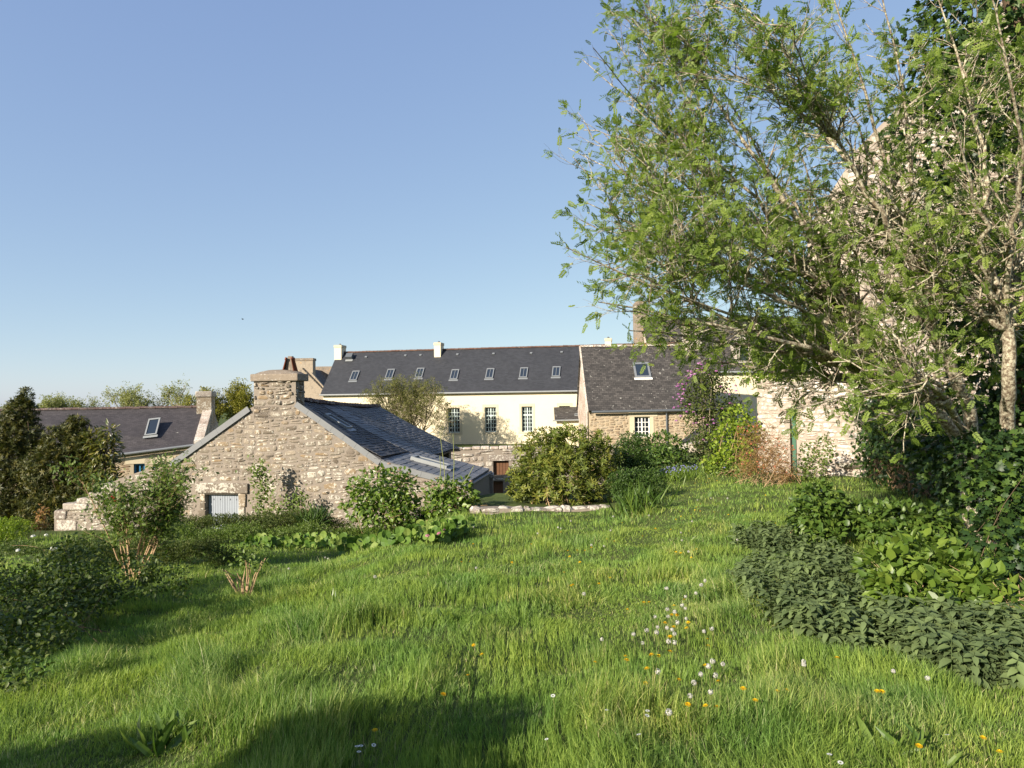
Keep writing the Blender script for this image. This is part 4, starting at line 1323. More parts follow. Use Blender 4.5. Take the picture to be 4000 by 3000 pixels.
# ================================================================== plants: leaf shapes (base at the origin, tip at +y, face up +z)
def leaf_shape(w=.55, droop=.2, fold=.10, ts=(0, .3, .65, 1), ws=(0.05, 1, .8, 0), curl=0.0):
    V, F = [], []
    n = len(ts)
    for t, k in zip(ts, ws):
        z = -droop * t * t
        x = w / 2 * k
        V += [(-x, t - .02 * k, z + fold * k), (0, t, z), (x, t - .02 * k, z + fold * k)]
    for i in range(n - 1):
        a = i * 3
        if i == n - 2 and ws[-1] == 0:
            F += [(a, a + 1, a + 4), (a + 1, a + 2, a + 4)]
        else:
            F += [(a, a + 1, a + 4, a + 3), (a + 1, a + 2, a + 5, a + 4)]
    return Proto(V, F)
OVAL = [leaf_shape(.62, .18, .10), leaf_shape(.56, .35, .07), leaf_shape(.66, .05, .13)]
LANCE = [leaf_shape(.28, .25, .05), leaf_shape(.24, .1, .06), leaf_shape(.30, .4, .05)]
SMALL = [leaf_shape(.55, .1, .08, (0, .5, 1), (.1, 1, 0)), leaf_shape(.48, .25, .05, (0, .5, 1), (.1, 1, 0))]
def round_leaf():
    out = []
    for cup, sd in ((.18, 1), (.28, 2), (.10, 3)):
        r = random.Random(sd); V = [(0, .05, 0), (0, .55, -.02)]; n = 9
        for k in range(n):
            a = -2.5 + 5.0 * k / (n - 1)
            rad = .5 * (1 + r.uniform(-.07, .07))
            x, y = math.sin(a) * rad * .95, .52 + math.cos(a) * rad
            V.append((x, y, cup * (x * x * 3 + (y - .5) ** 2 * 1.2) + r.uniform(-.03, .03)))
        F = [(1, 2 + k, 3 + k) for k in range(n - 1)] + [(0, 2, 1), (0, 1, 2 + n - 1)]
        out.append(Proto(V, [f[::-1] for f in F]))
    return out
ROUND = round_leaf()
def ivy_leaf():
    pts = [(0, 0), (.18, -.08), (.45, .08), (.26, .32), (.42, .60), (.15, .62), (0, 1.0), (-.15, .62), (-.42, .60), (-.26, .32), (-.45, .08), (-.18, -.08)]
    V = [(0, .35, .04)] + [(x, y, -.08 * (x * x * 4 + max(0, y - .5))) for x, y in pts]
    n = len(pts)
    return [Proto(V, [(0, 1 + k, 1 + (k + 1) % n) for k in range(n)])]
IVY = ivy_leaf()
def pinnate(pairs=6, droop=.3, seed=1, wide=.080):
    r = random.Random(seed); V, F = [], []
    def rz(t): return -droop * t * t
    V += [(-.008, 0, 0), (.008, 0, 0), (.005, .55, rz(.55)), (-.005, .55, rz(.55)), (.003, .92, rz(.92)), (-.003, .92, rz(.92))]
    F += [(0, 1, 2, 3), (3, 2, 4, 5)]
    def lf(bx, by, bz, ang, L):
        k = len(V)
        dx, dy = math.sin(ang), math.cos(ang)
        nx, ny = dy, -dx
        w = wide * (L / .3)
        tz = r.uniform(-.06, .03)
        V.extend([(bx, by, bz), (bx + dx * L * .5 + nx * w, by + dy * L * .5 + ny * w, bz + .03 + tz * .4), (bx + dx * L, by + dy * L, bz + tz), (bx + dx * L * .5 - nx * w, by + dy * L * .5 - ny * w, bz + .03 + tz * .4)])
        F.append((k, k + 1, k + 2, k + 3))
    for i in range(pairs):
        t = .24 + .62 * i / (pairs - 1)
        L = .30 * (1 - .35 * abs(t - .5))
        for s in (-1, 1):
            lf(0, t, rz(t), s * (1.05 - .25 * t) + r.uniform(-.1, .1), L * r.uniform(.85, 1.05))
    lf(0, .9, rz(.9), 0, .25)
    return Proto(V, F)
ROWAN = [pinnate(6, .25, 1), pinnate(6, .45, 2), pinnate(5, .1, 3), pinnate(6, .6, 4)]
def cluster(base, n, spread, size, seed, up=.3):
    """a spray of leaves as one shape (for shrubs whose leaves are too small to tell apart)"""
    r = np.random.default_rng(seed); V, F = [], []
    for i in range(n):
        d = r.normal(size=3); d[2] += up; d /= np.linalg.norm(d)
        p = d * spread * r.uniform(.2, 1)
        nrm = r.normal(size=3); nrm[2] += 1.0
        x = np.cross(d, nrm); x /= np.linalg.norm(x) + 1e-9
        z = np.cross(x, d)
        b = base[i % len(base)]
        s = size * r.uniform(.7, 1.2)
        k = len(V)
        for q in b.v: V.append(p + (x * q[0] + d * q[1] + z * q[2]) * s)
        F += [tuple(j + k for j in f) for f in b.f]
    return Proto(V, F)
SPRAY = [cluster(SMALL, 9, .6, .55, s) for s in (1, 2, 3, 4)]
def whorl(n, seed, lift=.25, base=None):
    base = base or LANCE
    r = random.Random(seed); V, F = [], []
    for i in range(n):
        a = 2 * math.pi * i / n + r.uniform(-.3, .3)
        el = lift + r.uniform(-.35, .45)
        d = Vector((math.cos(a) * math.cos(el), math.sin(a) * math.cos(el), math.sin(el)))
        x = d.cross(Vector((0, 0, 1))).normalized(); z = x.cross(d)
        s = r.uniform(.75, 1.1)
        b = base[i % len(base)]; k = len(V)
        for q in b.v: V.append(tuple((x * q[0] + d * (q[1] + .05) + z * q[2]) * s))
        F += [tuple(j + k for j in f) for f in b.f]
    return Proto(V, F)
WHORL = [whorl(7, s, .3) for s in (1, 2, 3)]
def floret(n, seed, rad=.5, flat=.75, size=.22):
    """rounded flower head of little petals"""
    r = np.random.default_rng(seed); V, F = [], []
    for i in range(n):
        d = r.normal(size=3); d[2] = abs(d[2]) * .9 - .15; d /= np.linalg.norm(d)
        c = d * rad * np.array([1, 1, flat]); x = np.cross(d, r.normal(size=3)); x /= np.linalg.norm(x); y = np.cross(d, x)
        k = len(V)
        for a, b in ((-1, 0), (0, -1), (1, 0), (0, 1)): V.append(c + (x * a + y * b) * size * r.uniform(.6, 1.1) + d * r.uniform(-.05, .08))
        F.append((k, k + 1, k + 2, k + 3))
    return Proto(V, F)
HEAD = [floret(34, s) for s in (1, 2, 3)]

def frames(dirs, ups, size):
    """rotation*size matrices with +y along dirs and +z near ups"""
    d = dirs / (np.linalg.norm(dirs, axis=1, keepdims=True) + 1e-9)
    x = np.cross(d, ups); x /= (np.linalg.norm(x, axis=1, keepdims=True) + 1e-9)
    z = np.cross(x, d)
    R = np.stack([x, d, z], 2)
    return R * np.asarray(size).reshape(-1, 1, 1)
def blob_points(r, blobs, n, shell=.35):
    """points near the surface of overlapping ellipsoids; blobs = [(centre, (rx,ry,rz))]"""
    vol = np.array([b[1][0] * b[1][2] for b in blobs]); k = r.choice(len(blobs), n, p=vol / vol.sum())
    C = np.array([tuple(b[0]) for b in blobs])[k]; S = np.array([b[1] for b in blobs])[k]
    d = r.normal(size=(n, 3)); d /= np.linalg.norm(d, axis=1, keepdims=True)
    rad = 1 - shell * r.random(n) ** 1.5
    # ragged outline
    rad = rad * (0.86 + .28 * vnoise(d[:, 0] * 2.7 + k * 3.1 + 20, d[:, 2] * 2.7 + d[:, 1] * 1.9 + 20))
    p = C + d * S * rad[:, None]
    o = d / S; o /= np.linalg.norm(o, axis=1, keepdims=True)
    keep = p[:, 2] > gz(p[:, 0], p[:, 1]) + .02
    return p[keep], o[keep], k[keep]
def shrub_leaves(r, blobs, n, size, protos, shell=.4, droop=.2, jitter=.7, upn=.6):
    p, o, k = blob_points(r, blobs, n, shell)
    m = len(p)
    d = o + r.normal(size=(m, 3)) * jitter; d[:, 2] -= droop
    u = o * .8 + r.normal(size=(m, 3)) * .35; u[:, 2] += upn
    R = frames(d, u, size * r.uniform(.65, 1.2, m))
    return p, R, r.integers(0, len(protos), m)
def stems_mesh(name, parent, base, blobs, n, r, rad, m, spread=.25, wig=.06):
    """bare stems that carry a bush, from its foot into the leaves"""
    parts = []
    for i in range(n):
        b = blobs[int(r.integers(len(blobs)))]
        t = np.array(tuple(b[0])) + r.normal(size=3) * np.array(b[1]) * .45
        s = np.array(tuple(base)) + np.array([r.normal() * spread, r.normal() * spread * .7, 0])
        s[2] = gzf(s[0], s[1]) - .05
        c = (s + t) / 2 + np.array([r.normal() * wig * 3, r.normal() * wig * 3, .1])
        pts = []
        for q in np.linspace(0, 1, 6):
            pts.append(Vector((1 - q) ** 2 * s + 2 * q * (1 - q) * c + q * q * t + r.normal(size=3) * wig * .3 * q))
        rr = rad * r.uniform(.6, 1.2)
        parts.append(tubevf(pts, [rr * (1 - .7 * q) for q in np.linspace(0, 1, 6)], 5, False))
    v, f = join(parts)
    return raw(name, v, f, m, parent, True)
def B(px, py, d, rx, rz, ry=None):
    c = P(px, py, d); k = d / FPX
    return (c, (rx * k, (ry if ry else rx) * k, rz * k))
def bush(name, label, cat, blobs, foot, n, size, protos, m, seed, n_single=0, stems=10, stem_r=.012, stem_m='bark_brown', shell=.45, jitter=.7, droop=.2, group=None, upn=.6, spread=.25):
    r = np.random.default_rng(seed)
    f = Vector(foot); 
    t = empty(name, (f.x, f.y, gzf(f.x, f.y)), label, cat, group)
    p, R, i = shrub_leaves(r, blobs, n, size, protos, shell, droop, jitter, upn)
    foliage(t, protos, p, R, i, m, n_single)
    if stems: stems_mesh('stems', t, f, blobs, stems, r, stem_r, M[stem_m], spread)
    return t, r
def flower_heads(parent, pts, size, protos, m, r, name='flower_head', single=True):
    for p in pts:
        s = size * r.uniform(.75, 1.2)
        o = link(name, protos[int(r.integers(len(protos)))].mesh(name, m), None, parent)
        o.matrix_basis = Matrix.Translation(Vector(p)) @ Matrix.Rotation(r.uniform(0, 6), 4, 'Z') @ Matrix.Rotation(r.uniform(-.5, .5), 4, 'X') @ Matrix.Diagonal((s, s, s, 1))

# ---- branching wood
def grow(r, start, dirv, length, rad, level, paths, tips, prm):
    n = prm['seg'][level]
    d = np.array(dirv, float); d /= np.linalg.norm(d)
    p = np.array(start, float)
    pts, step = [p.copy()], length / n
    for i in range(n):
        d = d + r.normal(size=3) * prm['wig'][level] + np.array([0, 0, prm['trop'][level]])
        d /= np.linalg.norm(d)
        p = p + d * step
        pts.append(p.copy())
    end = rad * prm['taper'][level]
    paths.append((pts, np.linspace(rad, end, n + 1), prm['sides'][level]))
    if level + 1 >= len(prm['seg']):
        tips.append((pts, d.copy()))
        return
    k = prm['kids'][level]
    k = max(1, int(round(k * r.uniform(.75, 1.25))))
    for j in range(k):
        q = prm['from'][level] + (1 - prm['from'][level]) * (j + r.uniform(.2, .9)) / k
        q = min(q, .99)
        i = min(int(q * n), n - 1); fq = q * n - i
        pos = pts[i] * (1 - fq) + pts[i + 1] * fq
        t = pts[i + 1] - pts[i]; t /= np.linalg.norm(t)
        a = r.normal(size=3); a -= t * a.dot(t); a /= np.linalg.norm(a)
        ang = prm['ang'][level] * r.uniform(.6, 1.3)
        nd = t * math.cos(ang) + a * math.sin(ang)
        grow(r, pos, nd, length * prm['len'][level] * r.uniform(.7, 1.25) * (1.15 - .45 * q), (rad + (end - rad) * q) * prm['rk'][level], level + 1, paths, tips, prm)
    tips.append((pts[-2:], d.copy()))
def wood(name, paths, m, parent):
    Vs, Fs, off = [], [], 0
    L, C = [], []
    for pts, rr, sides in paths:
        P_ = np.array([tuple(x) for x in pts]); n = len(P_)
        T = np.empty_like(P_); T[1:-1] = P_[2:] - P_[:-2]; T[0] = P_[1] - P_[0]; T[-1] = P_[-1] - P_[-2]
        T /= np.linalg.norm(T, axis=1, keepdims=True) + 1e-9
        ref = np.array([.31, .62, .72]) if abs(T[0] @ np.array([.31, .62, .72])) < .9 else np.array([.9, -.3, .3])
        A = np.cross(T, ref); A /= np.linalg.norm(A, axis=1, keepdims=True) + 1e-9
        Bv = np.cross(T, A)
        w = np.arange(sides) * 2 * math.pi / sides
        V = P_[:, None, :] + (A[:, None, :] * np.cos(w)[None, :, None] + Bv[:, None, :] * np.sin(w)[None, :, None]) * np.asarray(rr)[:, None, None]
        Vs.append(V.reshape(-1, 3))
        k = np.arange(sides); k2 = (k + 1) % sides
        for i in range(n - 1):
            q = np.stack([i * sides + k, i * sides + k2, (i + 1) * sides + k2, (i + 1) * sides + k], 1) + off
            L.append(q.ravel())
        off += n * sides
    V = np.concatenate(Vs); L = np.concatenate(L); n = len(L) // 4
    return npmesh(name, V, L, np.arange(n) * 4, np.full(n, 4), m, parent, smooth=True)

# ================================================================== the rowan
def build_rowan():
    r = np.random.default_rng(21)
    base = P(3800, 1900, 8.7)
    base.z = gzf(base.x, base.y)
    t = empty('rowan_tree', base, 'many stemmed rowan tree with lichened branches and young pinnate leaves', 'tree')
    paths, tips = [], []
    def curve(pts, n, wig):
        pts = [np.array(tuple(p)) for p in pts]
        # Catmull-Rom through the guide points
        q = [pts[0] * 2 - pts[1]] + pts + [pts[-1] * 2 - pts[-2]]
        out = []
        per = max(2, n // (len(pts) - 1))
        for i in range(1, len(q) - 2):
            for k in range(per):
                s = k / per
                a, b, c, d = q[i - 1], q[i], q[i + 1], q[i + 2]
                out.append(.5 * ((2 * b) + (c - a) * s + (2 * a - 5 * b + 4 * c - d) * s * s + (3 * b - a - 3 * c + d) * s ** 3))
        out.append(pts[-1])
        for i in range(1, len(out)):
            out[i] = out[i] + r.normal(size=3) * wig
        return out
    b0 = base + Vector((0, 0, -.1))
    N1, N2, N3, N4, N5 = P(3560, 1500, 8.2), P(3440, 1330, 9.0), P(3650, 1300, 8.0), P(3930, 1280, 7.4), P(3700, 1560, 7.3)
    stem = [([b0, P(3790, 1790, 8.6), P(3690, 1640, 8.4), N1], .085), ([b0 + Vector((.1, .2, 0)), P(3760, 1760, 8.9), P(3600, 1540, 9.0), N2], .095),
            ([b0 + Vector((.15, -.1, 0)), P(3800, 1680, 8.5), P(3740, 1480, 8.2), N3], .085), ([b0 + Vector((.45, -.2, 0)), P(3935, 1700, 8.0), P(3945, 1500, 7.6), N4], .085),
            ([b0 + Vector((-.05, -.2, 0)), P(3780, 1760, 8.0), N5], .05)]
    for pts, rad in stem:
        c = curve(pts, 12, .012)
        paths.append((c, np.linspace(rad, rad * .72, len(c)), 8))
    ends = [(N1, .062, [(2215, 960), (2330, 1180), (2460, 1290), (2650, 1380), (2900, 1440), (2290, 790), (2560, 1120), (2800, 1260)]),
            (N2, .065, [(2215, 580), (2270, 230), (2350, 900), (2560, 640), (2780, 930), (2460, 400), (2680, 140), (2470, -60), (2880, 560), (2950, 1150), (2640, 860), (3050, 820)]),
            (N3, .06, [(2820, -120), (3020, 120), (3230, -120), (3080, 480), (3440, -120), (3290, 380), (3230, 850), (3480, 600), (3330, 1120)]),
            (N4, .055, [(3640, -120), (3850, -120), (4060, 80), (3720, 450), (3990, 620), (4080, 1180), (3620, 850), (3850, 900)]),
            (N5, .036, [(3100, 1600), (3330, 1640), (3000, 1500), (3450, 1500), (3560, 1700), (3250, 1420)])]
    prm = dict(seg=[4, 3], wig=[.12, .16], trop=[.03, .06], taper=[.5, .5], sides=[4, 3], kids=[3], len=[.55], ang=[.7], rk=[.65])
    prm['from'] = [.3]
    limbs = []
    def limb(start, e, rad, bow, shoots):
        mid = start.lerp(e, .5) + Vector((r.normal() * .12, r.normal() * .2, bow))
        c = curve([start, start.lerp(mid, .55) + Vector((r.normal() * .05, r.normal() * .08, bow * .3)), mid, e], 15, .018)
        rr = np.linspace(rad, .005, len(c))
        paths.append((c, rr, 6 if rad > .02 else 5))
        limbs.append((c, rr))
        L = sum(np.linalg.norm(c[i + 1] - c[i]) for i in range(len(c) - 1))
        nb = int(3 + L * shoots)
        for j in range(nb):
            q = .10 + .89 * (j + r.uniform(0, 1)) / nb
            i = min(int(q * (len(c) - 1)), len(c) - 2)
            tv = c[i + 1] - c[i]; tv /= np.linalg.norm(tv)
            a = r.normal(size=3); a[2] += .3; a -= tv * a.dot(tv); a /= np.linalg.norm(a)
            ang = r.uniform(.45, 1.0)
            grow(r, c[i], tv * math.cos(ang) + a * math.sin(ang), r.uniform(.18, .62) * (1.1 - .35 * q), max(.0045, rr[i] * .45), 0, paths, tips, prm)
        tips.append((c[-4:], c[-1] - c[-2]))
    for node, rad, es in ends:
        for (px, py) in es:
            limb(node, P(px, py, max(5.6, node.y + r.uniform(-2.0, 1.6))), rad * r.uniform(.7, 1.0), r.uniform(-.1, .22), 5.0)
    # secondary limbs fill the crown evenly: each leaves the nearest bough towards a spot in the crown
    crown = [(2440, -80), (2330, 60), (2235, 200), (2290, 350), (2195, 545), (2260, 680), (2330, 790), (2200, 940), (2260, 1060), (2300, 1190), (2480, 1270), (2560, 1340), (2720, 1400), (2880, 1520), (3100, 1620), (3350, 1640), (3560, 1690), (3800, 1560), (4080, 1500), (4080, -90)]
    def in_crown(x, y):
        k = False
        for i in range(len(crown)):
            (ax, ay), (bx, by) = crown[i], crown[i - 1]
            if (ay > y) != (by > y) and x < (bx - ax) * (y - ay) / (by - ay) + ax: k = not k
        return k
    main = list(limbs)
    n2 = 0
    while n2 < 150:
        px, py = (r.uniform(2190, 2750) if n2 % 5 < 2 else r.uniform(2400, 4080)), r.uniform(-90, 1700)
        if not in_crown(px, py) or (px > 3500 and r.random() < .45): continue
        e = P(px, py, r.uniform(6.0, 10.3)); ev = np.array(tuple(e))
        best = None
        for c, rr in main:
            for i in range(2, len(c) - 3):
                d = np.linalg.norm(c[i] - ev)
                tv = c[i + 1] - c[i]; tv /= np.linalg.norm(tv)
                al = (ev - c[i]).dot(tv) / (d + 1e-6)
                s = d + 1.1 * (1 - al)
                if d > .35 and (best is None or s < best[0]): best = (s, c[i], rr[i])
        limb(Vector(best[1]), e, min(.026, best[2] * .7), r.uniform(0, .15), 7.0)
        n2 += 1
    wood('branches', paths, M['rowan_bark'], t)
    # leaves in rosettes at the twig ends and singly along them
    pos, dr, up, sz = [], [], [], []
    buds, lich = [], []
    for pts, d in tips:
        n = len(pts)
        if r.random() < .18: continue                 # bare spur
        dn = d / np.linalg.norm(d)
        for j in range(int(r.integers(3, 6))):        # rosette at the shoot tip
            v = dn * .55 + r.normal(size=3) * .6
            pos.append(pts[-1]); dr.append(v); up.append(np.array([0, -.5, .6]) + r.normal(size=3) * .5); sz.append(r.uniform(.085, .15))
        if r.random() < .25:
            pos.append(pts[n // 2]); dr.append(dn * .3 + r.normal(size=3) * .8); up.append(np.array([0, -.5, .6]) + r.normal(size=3) * .5); sz.append(r.uniform(.07, .13))
        if r.random() < .12: buds.append(pts[-1] + np.array([0, 0, .02]))
    if len(pos) > 17000:
        k = r.permutation(len(pos))[:17000]
        pos, dr, up, sz = ([x[i] for i in k] for x in (pos, dr, up, sz))
    for pts, rr, sd in paths:
        for p, q in zip(pts, rr):
            if q > .004 and r.random() < .32: lich.append(np.array(tuple(p)) + r.normal(size=3) * q * .7)
    pos = np.array(pos); R = frames(np.array(dr), np.array(up), np.array(sz))
    foliage(t, ROWAN, pos, R, r.integers(0, 4, len(pos)), M['rowan_leaf'], 300, name='crown')
    b = np.array(buds); n = len(b)
    scatter('flower_buds', HEAD, b, frames(r.normal(size=(n, 3)), np.tile([0, 0, 1.], (n, 1)), r.uniform(.02, .04, n)) , r.integers(0, 3, n), M['rowan_bud'], t)
    b = np.array(lich); n = len(b)
    scatter('lichen', HEAD, b, frames(r.normal(size=(n, 3)), r.normal(size=(n, 3)), r.uniform(.010, .036, n)), r.integers(0, 3, n), M['lichen'], t)
    t['n_leaves'] = len(pos)
build_rowan()

# ================================================================== ivy: wall on the right and the ivy-clad trunk at the frame edge
def build_ivy():
    r = np.random.default_rng(31)
    a, b = P(3388, 1700, 17.6), P(4150, 1700, 9.2)
    fr = Frame(a, b)
    t = empty('ivy_covered_wall', fr.pt(fr.len / 2, gzf(*fr.pt(fr.len / 2, 0)[:2])), 'old garden wall smothered in dark ivy behind the rowan trunk', 'wall')
    zt = lambda u: 1.35 + .5 * math.sin(u * .8) + .05 * u
    prof = [(u, zt(u)) for u in np.linspace(0, fr.len, 12)]
    v, f = wallvf(fr, prof, -1.5, (), .5)
    raw('wall', v, f, M['bark_brown'], t)
    n = 9000
    u = r.random(n) * fr.len; vv = -.7 + (np.array([zt(x) for x in u]) + .9) * r.random(n)
    w = r.random(n) ** 2 * .35 + .02 + .22 * vnoise(u * 1.3, vv * 1.3)
    keep = r.random(n) < np.where(vv < .2, .45, 1.0)
    u, vv, w = u[keep], vv[keep], w[keep]; n = len(u)
    pos = np.array([tuple(fr.pt(a_, b_, c_)) for a_, b_, c_ in zip(u, vv, w)])
    d = np.tile(np.array(tuple(fr.out)) * .35, (n, 1)) + r.normal(size=(n, 3)) * .55; d[:, 2] -= .5
    up = np.tile(np.array(tuple(fr.out)), (n, 1)) + r.normal(size=(n, 3)) * .45
    foliage(t, IVY, pos, frames(d, up, r.uniform(.06, .12, n)), np.zeros(n, int), M['ivy_leaf'], 0, name='ivy_leaves')
    # dead stems hanging in the bare patch
    parts = []
    for i in range(70):
        x = r.random() * fr.len; z0 = r.uniform(-.2, .9)
        p = [fr.pt(x + k * r.normal() * .10, z0 - k * .22, .05 + .22 * r.random()) for k in range(6)]
        parts.append(tubevf(p, .006, 3, False))
    v, f = join(parts); raw('dead_stems', v, f, M['cane'], t)
    # ivy-clad trunk
    bt = P(4040, 2000, 9.6); bt.z = gzf(bt.x, bt.y)
    t = empty('ivy_clad_tree', bt, 'tall trunk wrapped in dark glossy ivy at the right edge', 'tree')
    path = [bt + Vector((.02 * k * math.sin(k), 0, k * .8 - .1)) for k in range(12)]
    v, f = tubevf(path, [.30 - .015 * k for k in range(12)], 10)
    raw('trunk', v, f, M['bark_brown'], t, True)
    blobs = [(bt + Vector((r.normal() * .25 - .35, r.normal() * .25, .4 + k * .75)), (1.0 + .25 * math.sin(k * 1.7), .9, .8)) for k in range(12)]
    p, R, i = shrub_leaves(r, blobs, 13000, .105, IVY, .35, .6, .5, .2)
    foliage(t, IVY, p, R, i, M['ivy_leaf'], 0, name='ivy_leaves')
    # young ivy shoots rambling at the rowan's foot, with lit pale leaves
    foot = gp(3860, 2330)
    bl = [B(3850, 1800, 7.6, 130, 130), B(3900, 1950, 7.2, 130, 150), B(3880, 2130, 6.9, 120, 140), B(3960, 2260, 6.6, 120, 120), B(3960, 1850, 7.3, 110, 160)]
    t, r2 = bush('ivy_tangle', 'tangle of light and dark ivy at the foot of the rowan', 'ivy', bl, foot, 2600, .085, IVY, M['ivy_leaf'], 33, 120, 10, .005, 'bark_brown', .5)
build_ivy()

# ================================================================== borders on the right
def build_right_borders():
    # two hydrangea clumps in half shade and the big one in front
    bush('hydrangea', 'leafy hydrangea at the lawn edge before the pale barn', 'hydrangea', [B(3200, 1960, 9.3, 85, 70), B(3170, 2030, 9.1, 85, 70), B(3260, 2010, 9.3, 75, 70), B(3220, 2090, 8.9, 70, 50)], gp(3210, 2130), 1500, .10, OVAL, M['hydrangea_dark'], 41, 60, 14, .006, 'cane', .5, .6, .15, upn=.8)
    bush('hydrangea', 'shaded hydrangea clump below the ivy covered wall', 'hydrangea', [B(3400, 2020, 9.2, 110, 55), B(3520, 2030, 8.9, 120, 60), B(3640, 2040, 8.6, 90, 60), B(3480, 2080, 8.7, 100, 40)], gp(3500, 2120), 1900, .10, OVAL, M['hydrangea_dark'], 42, 60, 14, .006, 'cane', .5, .6, .15, upn=.8)
    bush('hydrangea', 'big bright leaved hydrangea in the right foreground', 'hydrangea', [B(3470, 2220, 6.5, 100, 80), B(3610, 2190, 6.6, 140, 90), B(3540, 2310, 6.1, 140, 85), B(3730, 2260, 6.3, 140, 100), B(3870, 2330, 6.0, 120, 85), B(3620, 2370, 5.9, 120, 60), B(3800, 2380, 5.8, 110, 60), B(3450, 2300, 6.2, 70, 70)], gp(3700, 2440), 1900, .115, OVAL, M['hydrangea_leaf'], 43, 300, 20, .006, 'cane', .5, .55, .1, upn=.9)
    # nettle beds: upright stems with tiers of paired leaves
    def nettle(seed):
        r = random.Random(seed); V, F = [], []
        for tier in range(7):
            z = .16 + tier * .13
            s = .42 * (1 - .06 * tier)
            for k in range(2 if tier < 6 else 4):
                a = tier * 1.57 + k * (math.pi if tier < 6 else 1.57) + r.uniform(-.3, .3)
                d = Vector((math.cos(a), math.sin(a), r.uniform(-.35, .25))).normalized()
                x = d.cross(Vector((0, 0, 1))).normalized(); zz = x.cross(d)
                b = OVAL[r.randrange(3)]; q0 = len(V)
                for q in b.v: V.append(tuple(Vector((0, 0, z)) + (x * q[0] * .95 + d * (q[1] + .06) + zz * q[2]) * s))
                F += [tuple(j + q0 for j in f) for f in b.f]
        q0 = len(V)
        for z, w in ((0, .012), (1.0, .006)): V += [(-w, -w, z), (w, -w, z), (0, w, z)]
        for k in range(3): F.append((q0 + k, q0 + (k + 1) % 3, q0 + 3 + (k + 1) % 3, q0 + 3 + k))
        return Proto(V, F)
    NET = [nettle(s) for s in range(5)]
    for poly, n, lab, seed in (([(2830, 2300), (2960, 2240), (3120, 2200), (3290, 2200), (3400, 2290), (3420, 2420), (3560, 2470), (3400, 2560), (3240, 2540), (3080, 2480), (2960, 2400)], 480, 'dark nettle bed spreading over the lawn below the hydrangeas', 51),
                               ([(3440, 2470), (3620, 2440), (3800, 2480), (4020, 2520), (4060, 2680), (3900, 2700), (3700, 2660), (3520, 2590)], 380, 'dark nettle bed at the right edge in front of the bright hydrangea', 52),
                               ([(2860, 2130), (2980, 2090), (3120, 2120), (3300, 2170), (3200, 2200), (2980, 2180)], 200, 'far low nettle patch beside the shaded hydrangeas', 53)):
        r = np.random.default_rng(seed)
        w = np.array([tuple(gp(*q))[:2] for q in poly])
        lo, hi = w.min(0), w.max(0); pts = []
        def inside(p):
            c = False
            for i in range(len(w)):
                a, b = w[i], w[i - 1]
                if (a[1] > p[1]) != (b[1] > p[1]) and p[0] < (b[0] - a[0]) * (p[1] - a[1]) / (b[1] - a[1]) + a[0]: c = not c
            return c
        while len(pts) < n:
            p = lo + (hi - lo) * r.random(2)
            if inside(p): pts.append(p)
        pts = np.array(pts); z = gz(pts[:, 0], pts[:, 1])
        pos = np.column_stack([pts, z - .02])
        c = w.mean(0)
        t = empty('nettle_bed', (c[0], c[1], gzf(*c)), lab, 'nettles', 'nettle beds beside the lawn')
        dr = r.normal(size=(n, 3)) * .14; dr[:, 2] += 1
        x = np.cross(np.column_stack([np.cos(r.random(n) * 6.3), np.sin(r.random(n) * 6.3), np.zeros(n)]), dr)
        R = frames(x, dr, r.uniform(.12, .34, n))
        scatter('nettle_stems', NET, pos, R, r.integers(0, 5, n), M['nettle_leaf'], t)
    # cut brush heap
    r = np.random.default_rng(55)
    c = gp(3985, 2450)
    t = empty('brush_heap', c, 'heap of dry cut twigs at the right edge', 'twigs')
    parts = []
    for i in range(80):
        a = r.random() * 6.3; L = r.uniform(.1, .3)
        p = Vector((c.x + r.normal() * .18, c.y + r.normal() * .15, c.z + r.random() * .2))
        q = p + Vector((math.cos(a) * L, math.sin(a) * L, r.uniform(-.15, .2)))
        parts.append(tubevf([p, (p + q) / 2 + Vector((0, 0, .02)), q], .0025, 4, False))
    v, f = join(parts); raw('twigs', v, f, M['cane'], t)
    for px0, py0, px1, py1, d in ((3936, 2200, 3944, 2285, 6.7),):
        v, f = tubevf([P(px1, py1 + 40, d), P(px0, py0, d)], .010, 6)
        tag(raw('wooden_stake', v, f, M['cane'], None), 'pale upright stake in front of the ivy at right', 'stake')
build_right_borders()

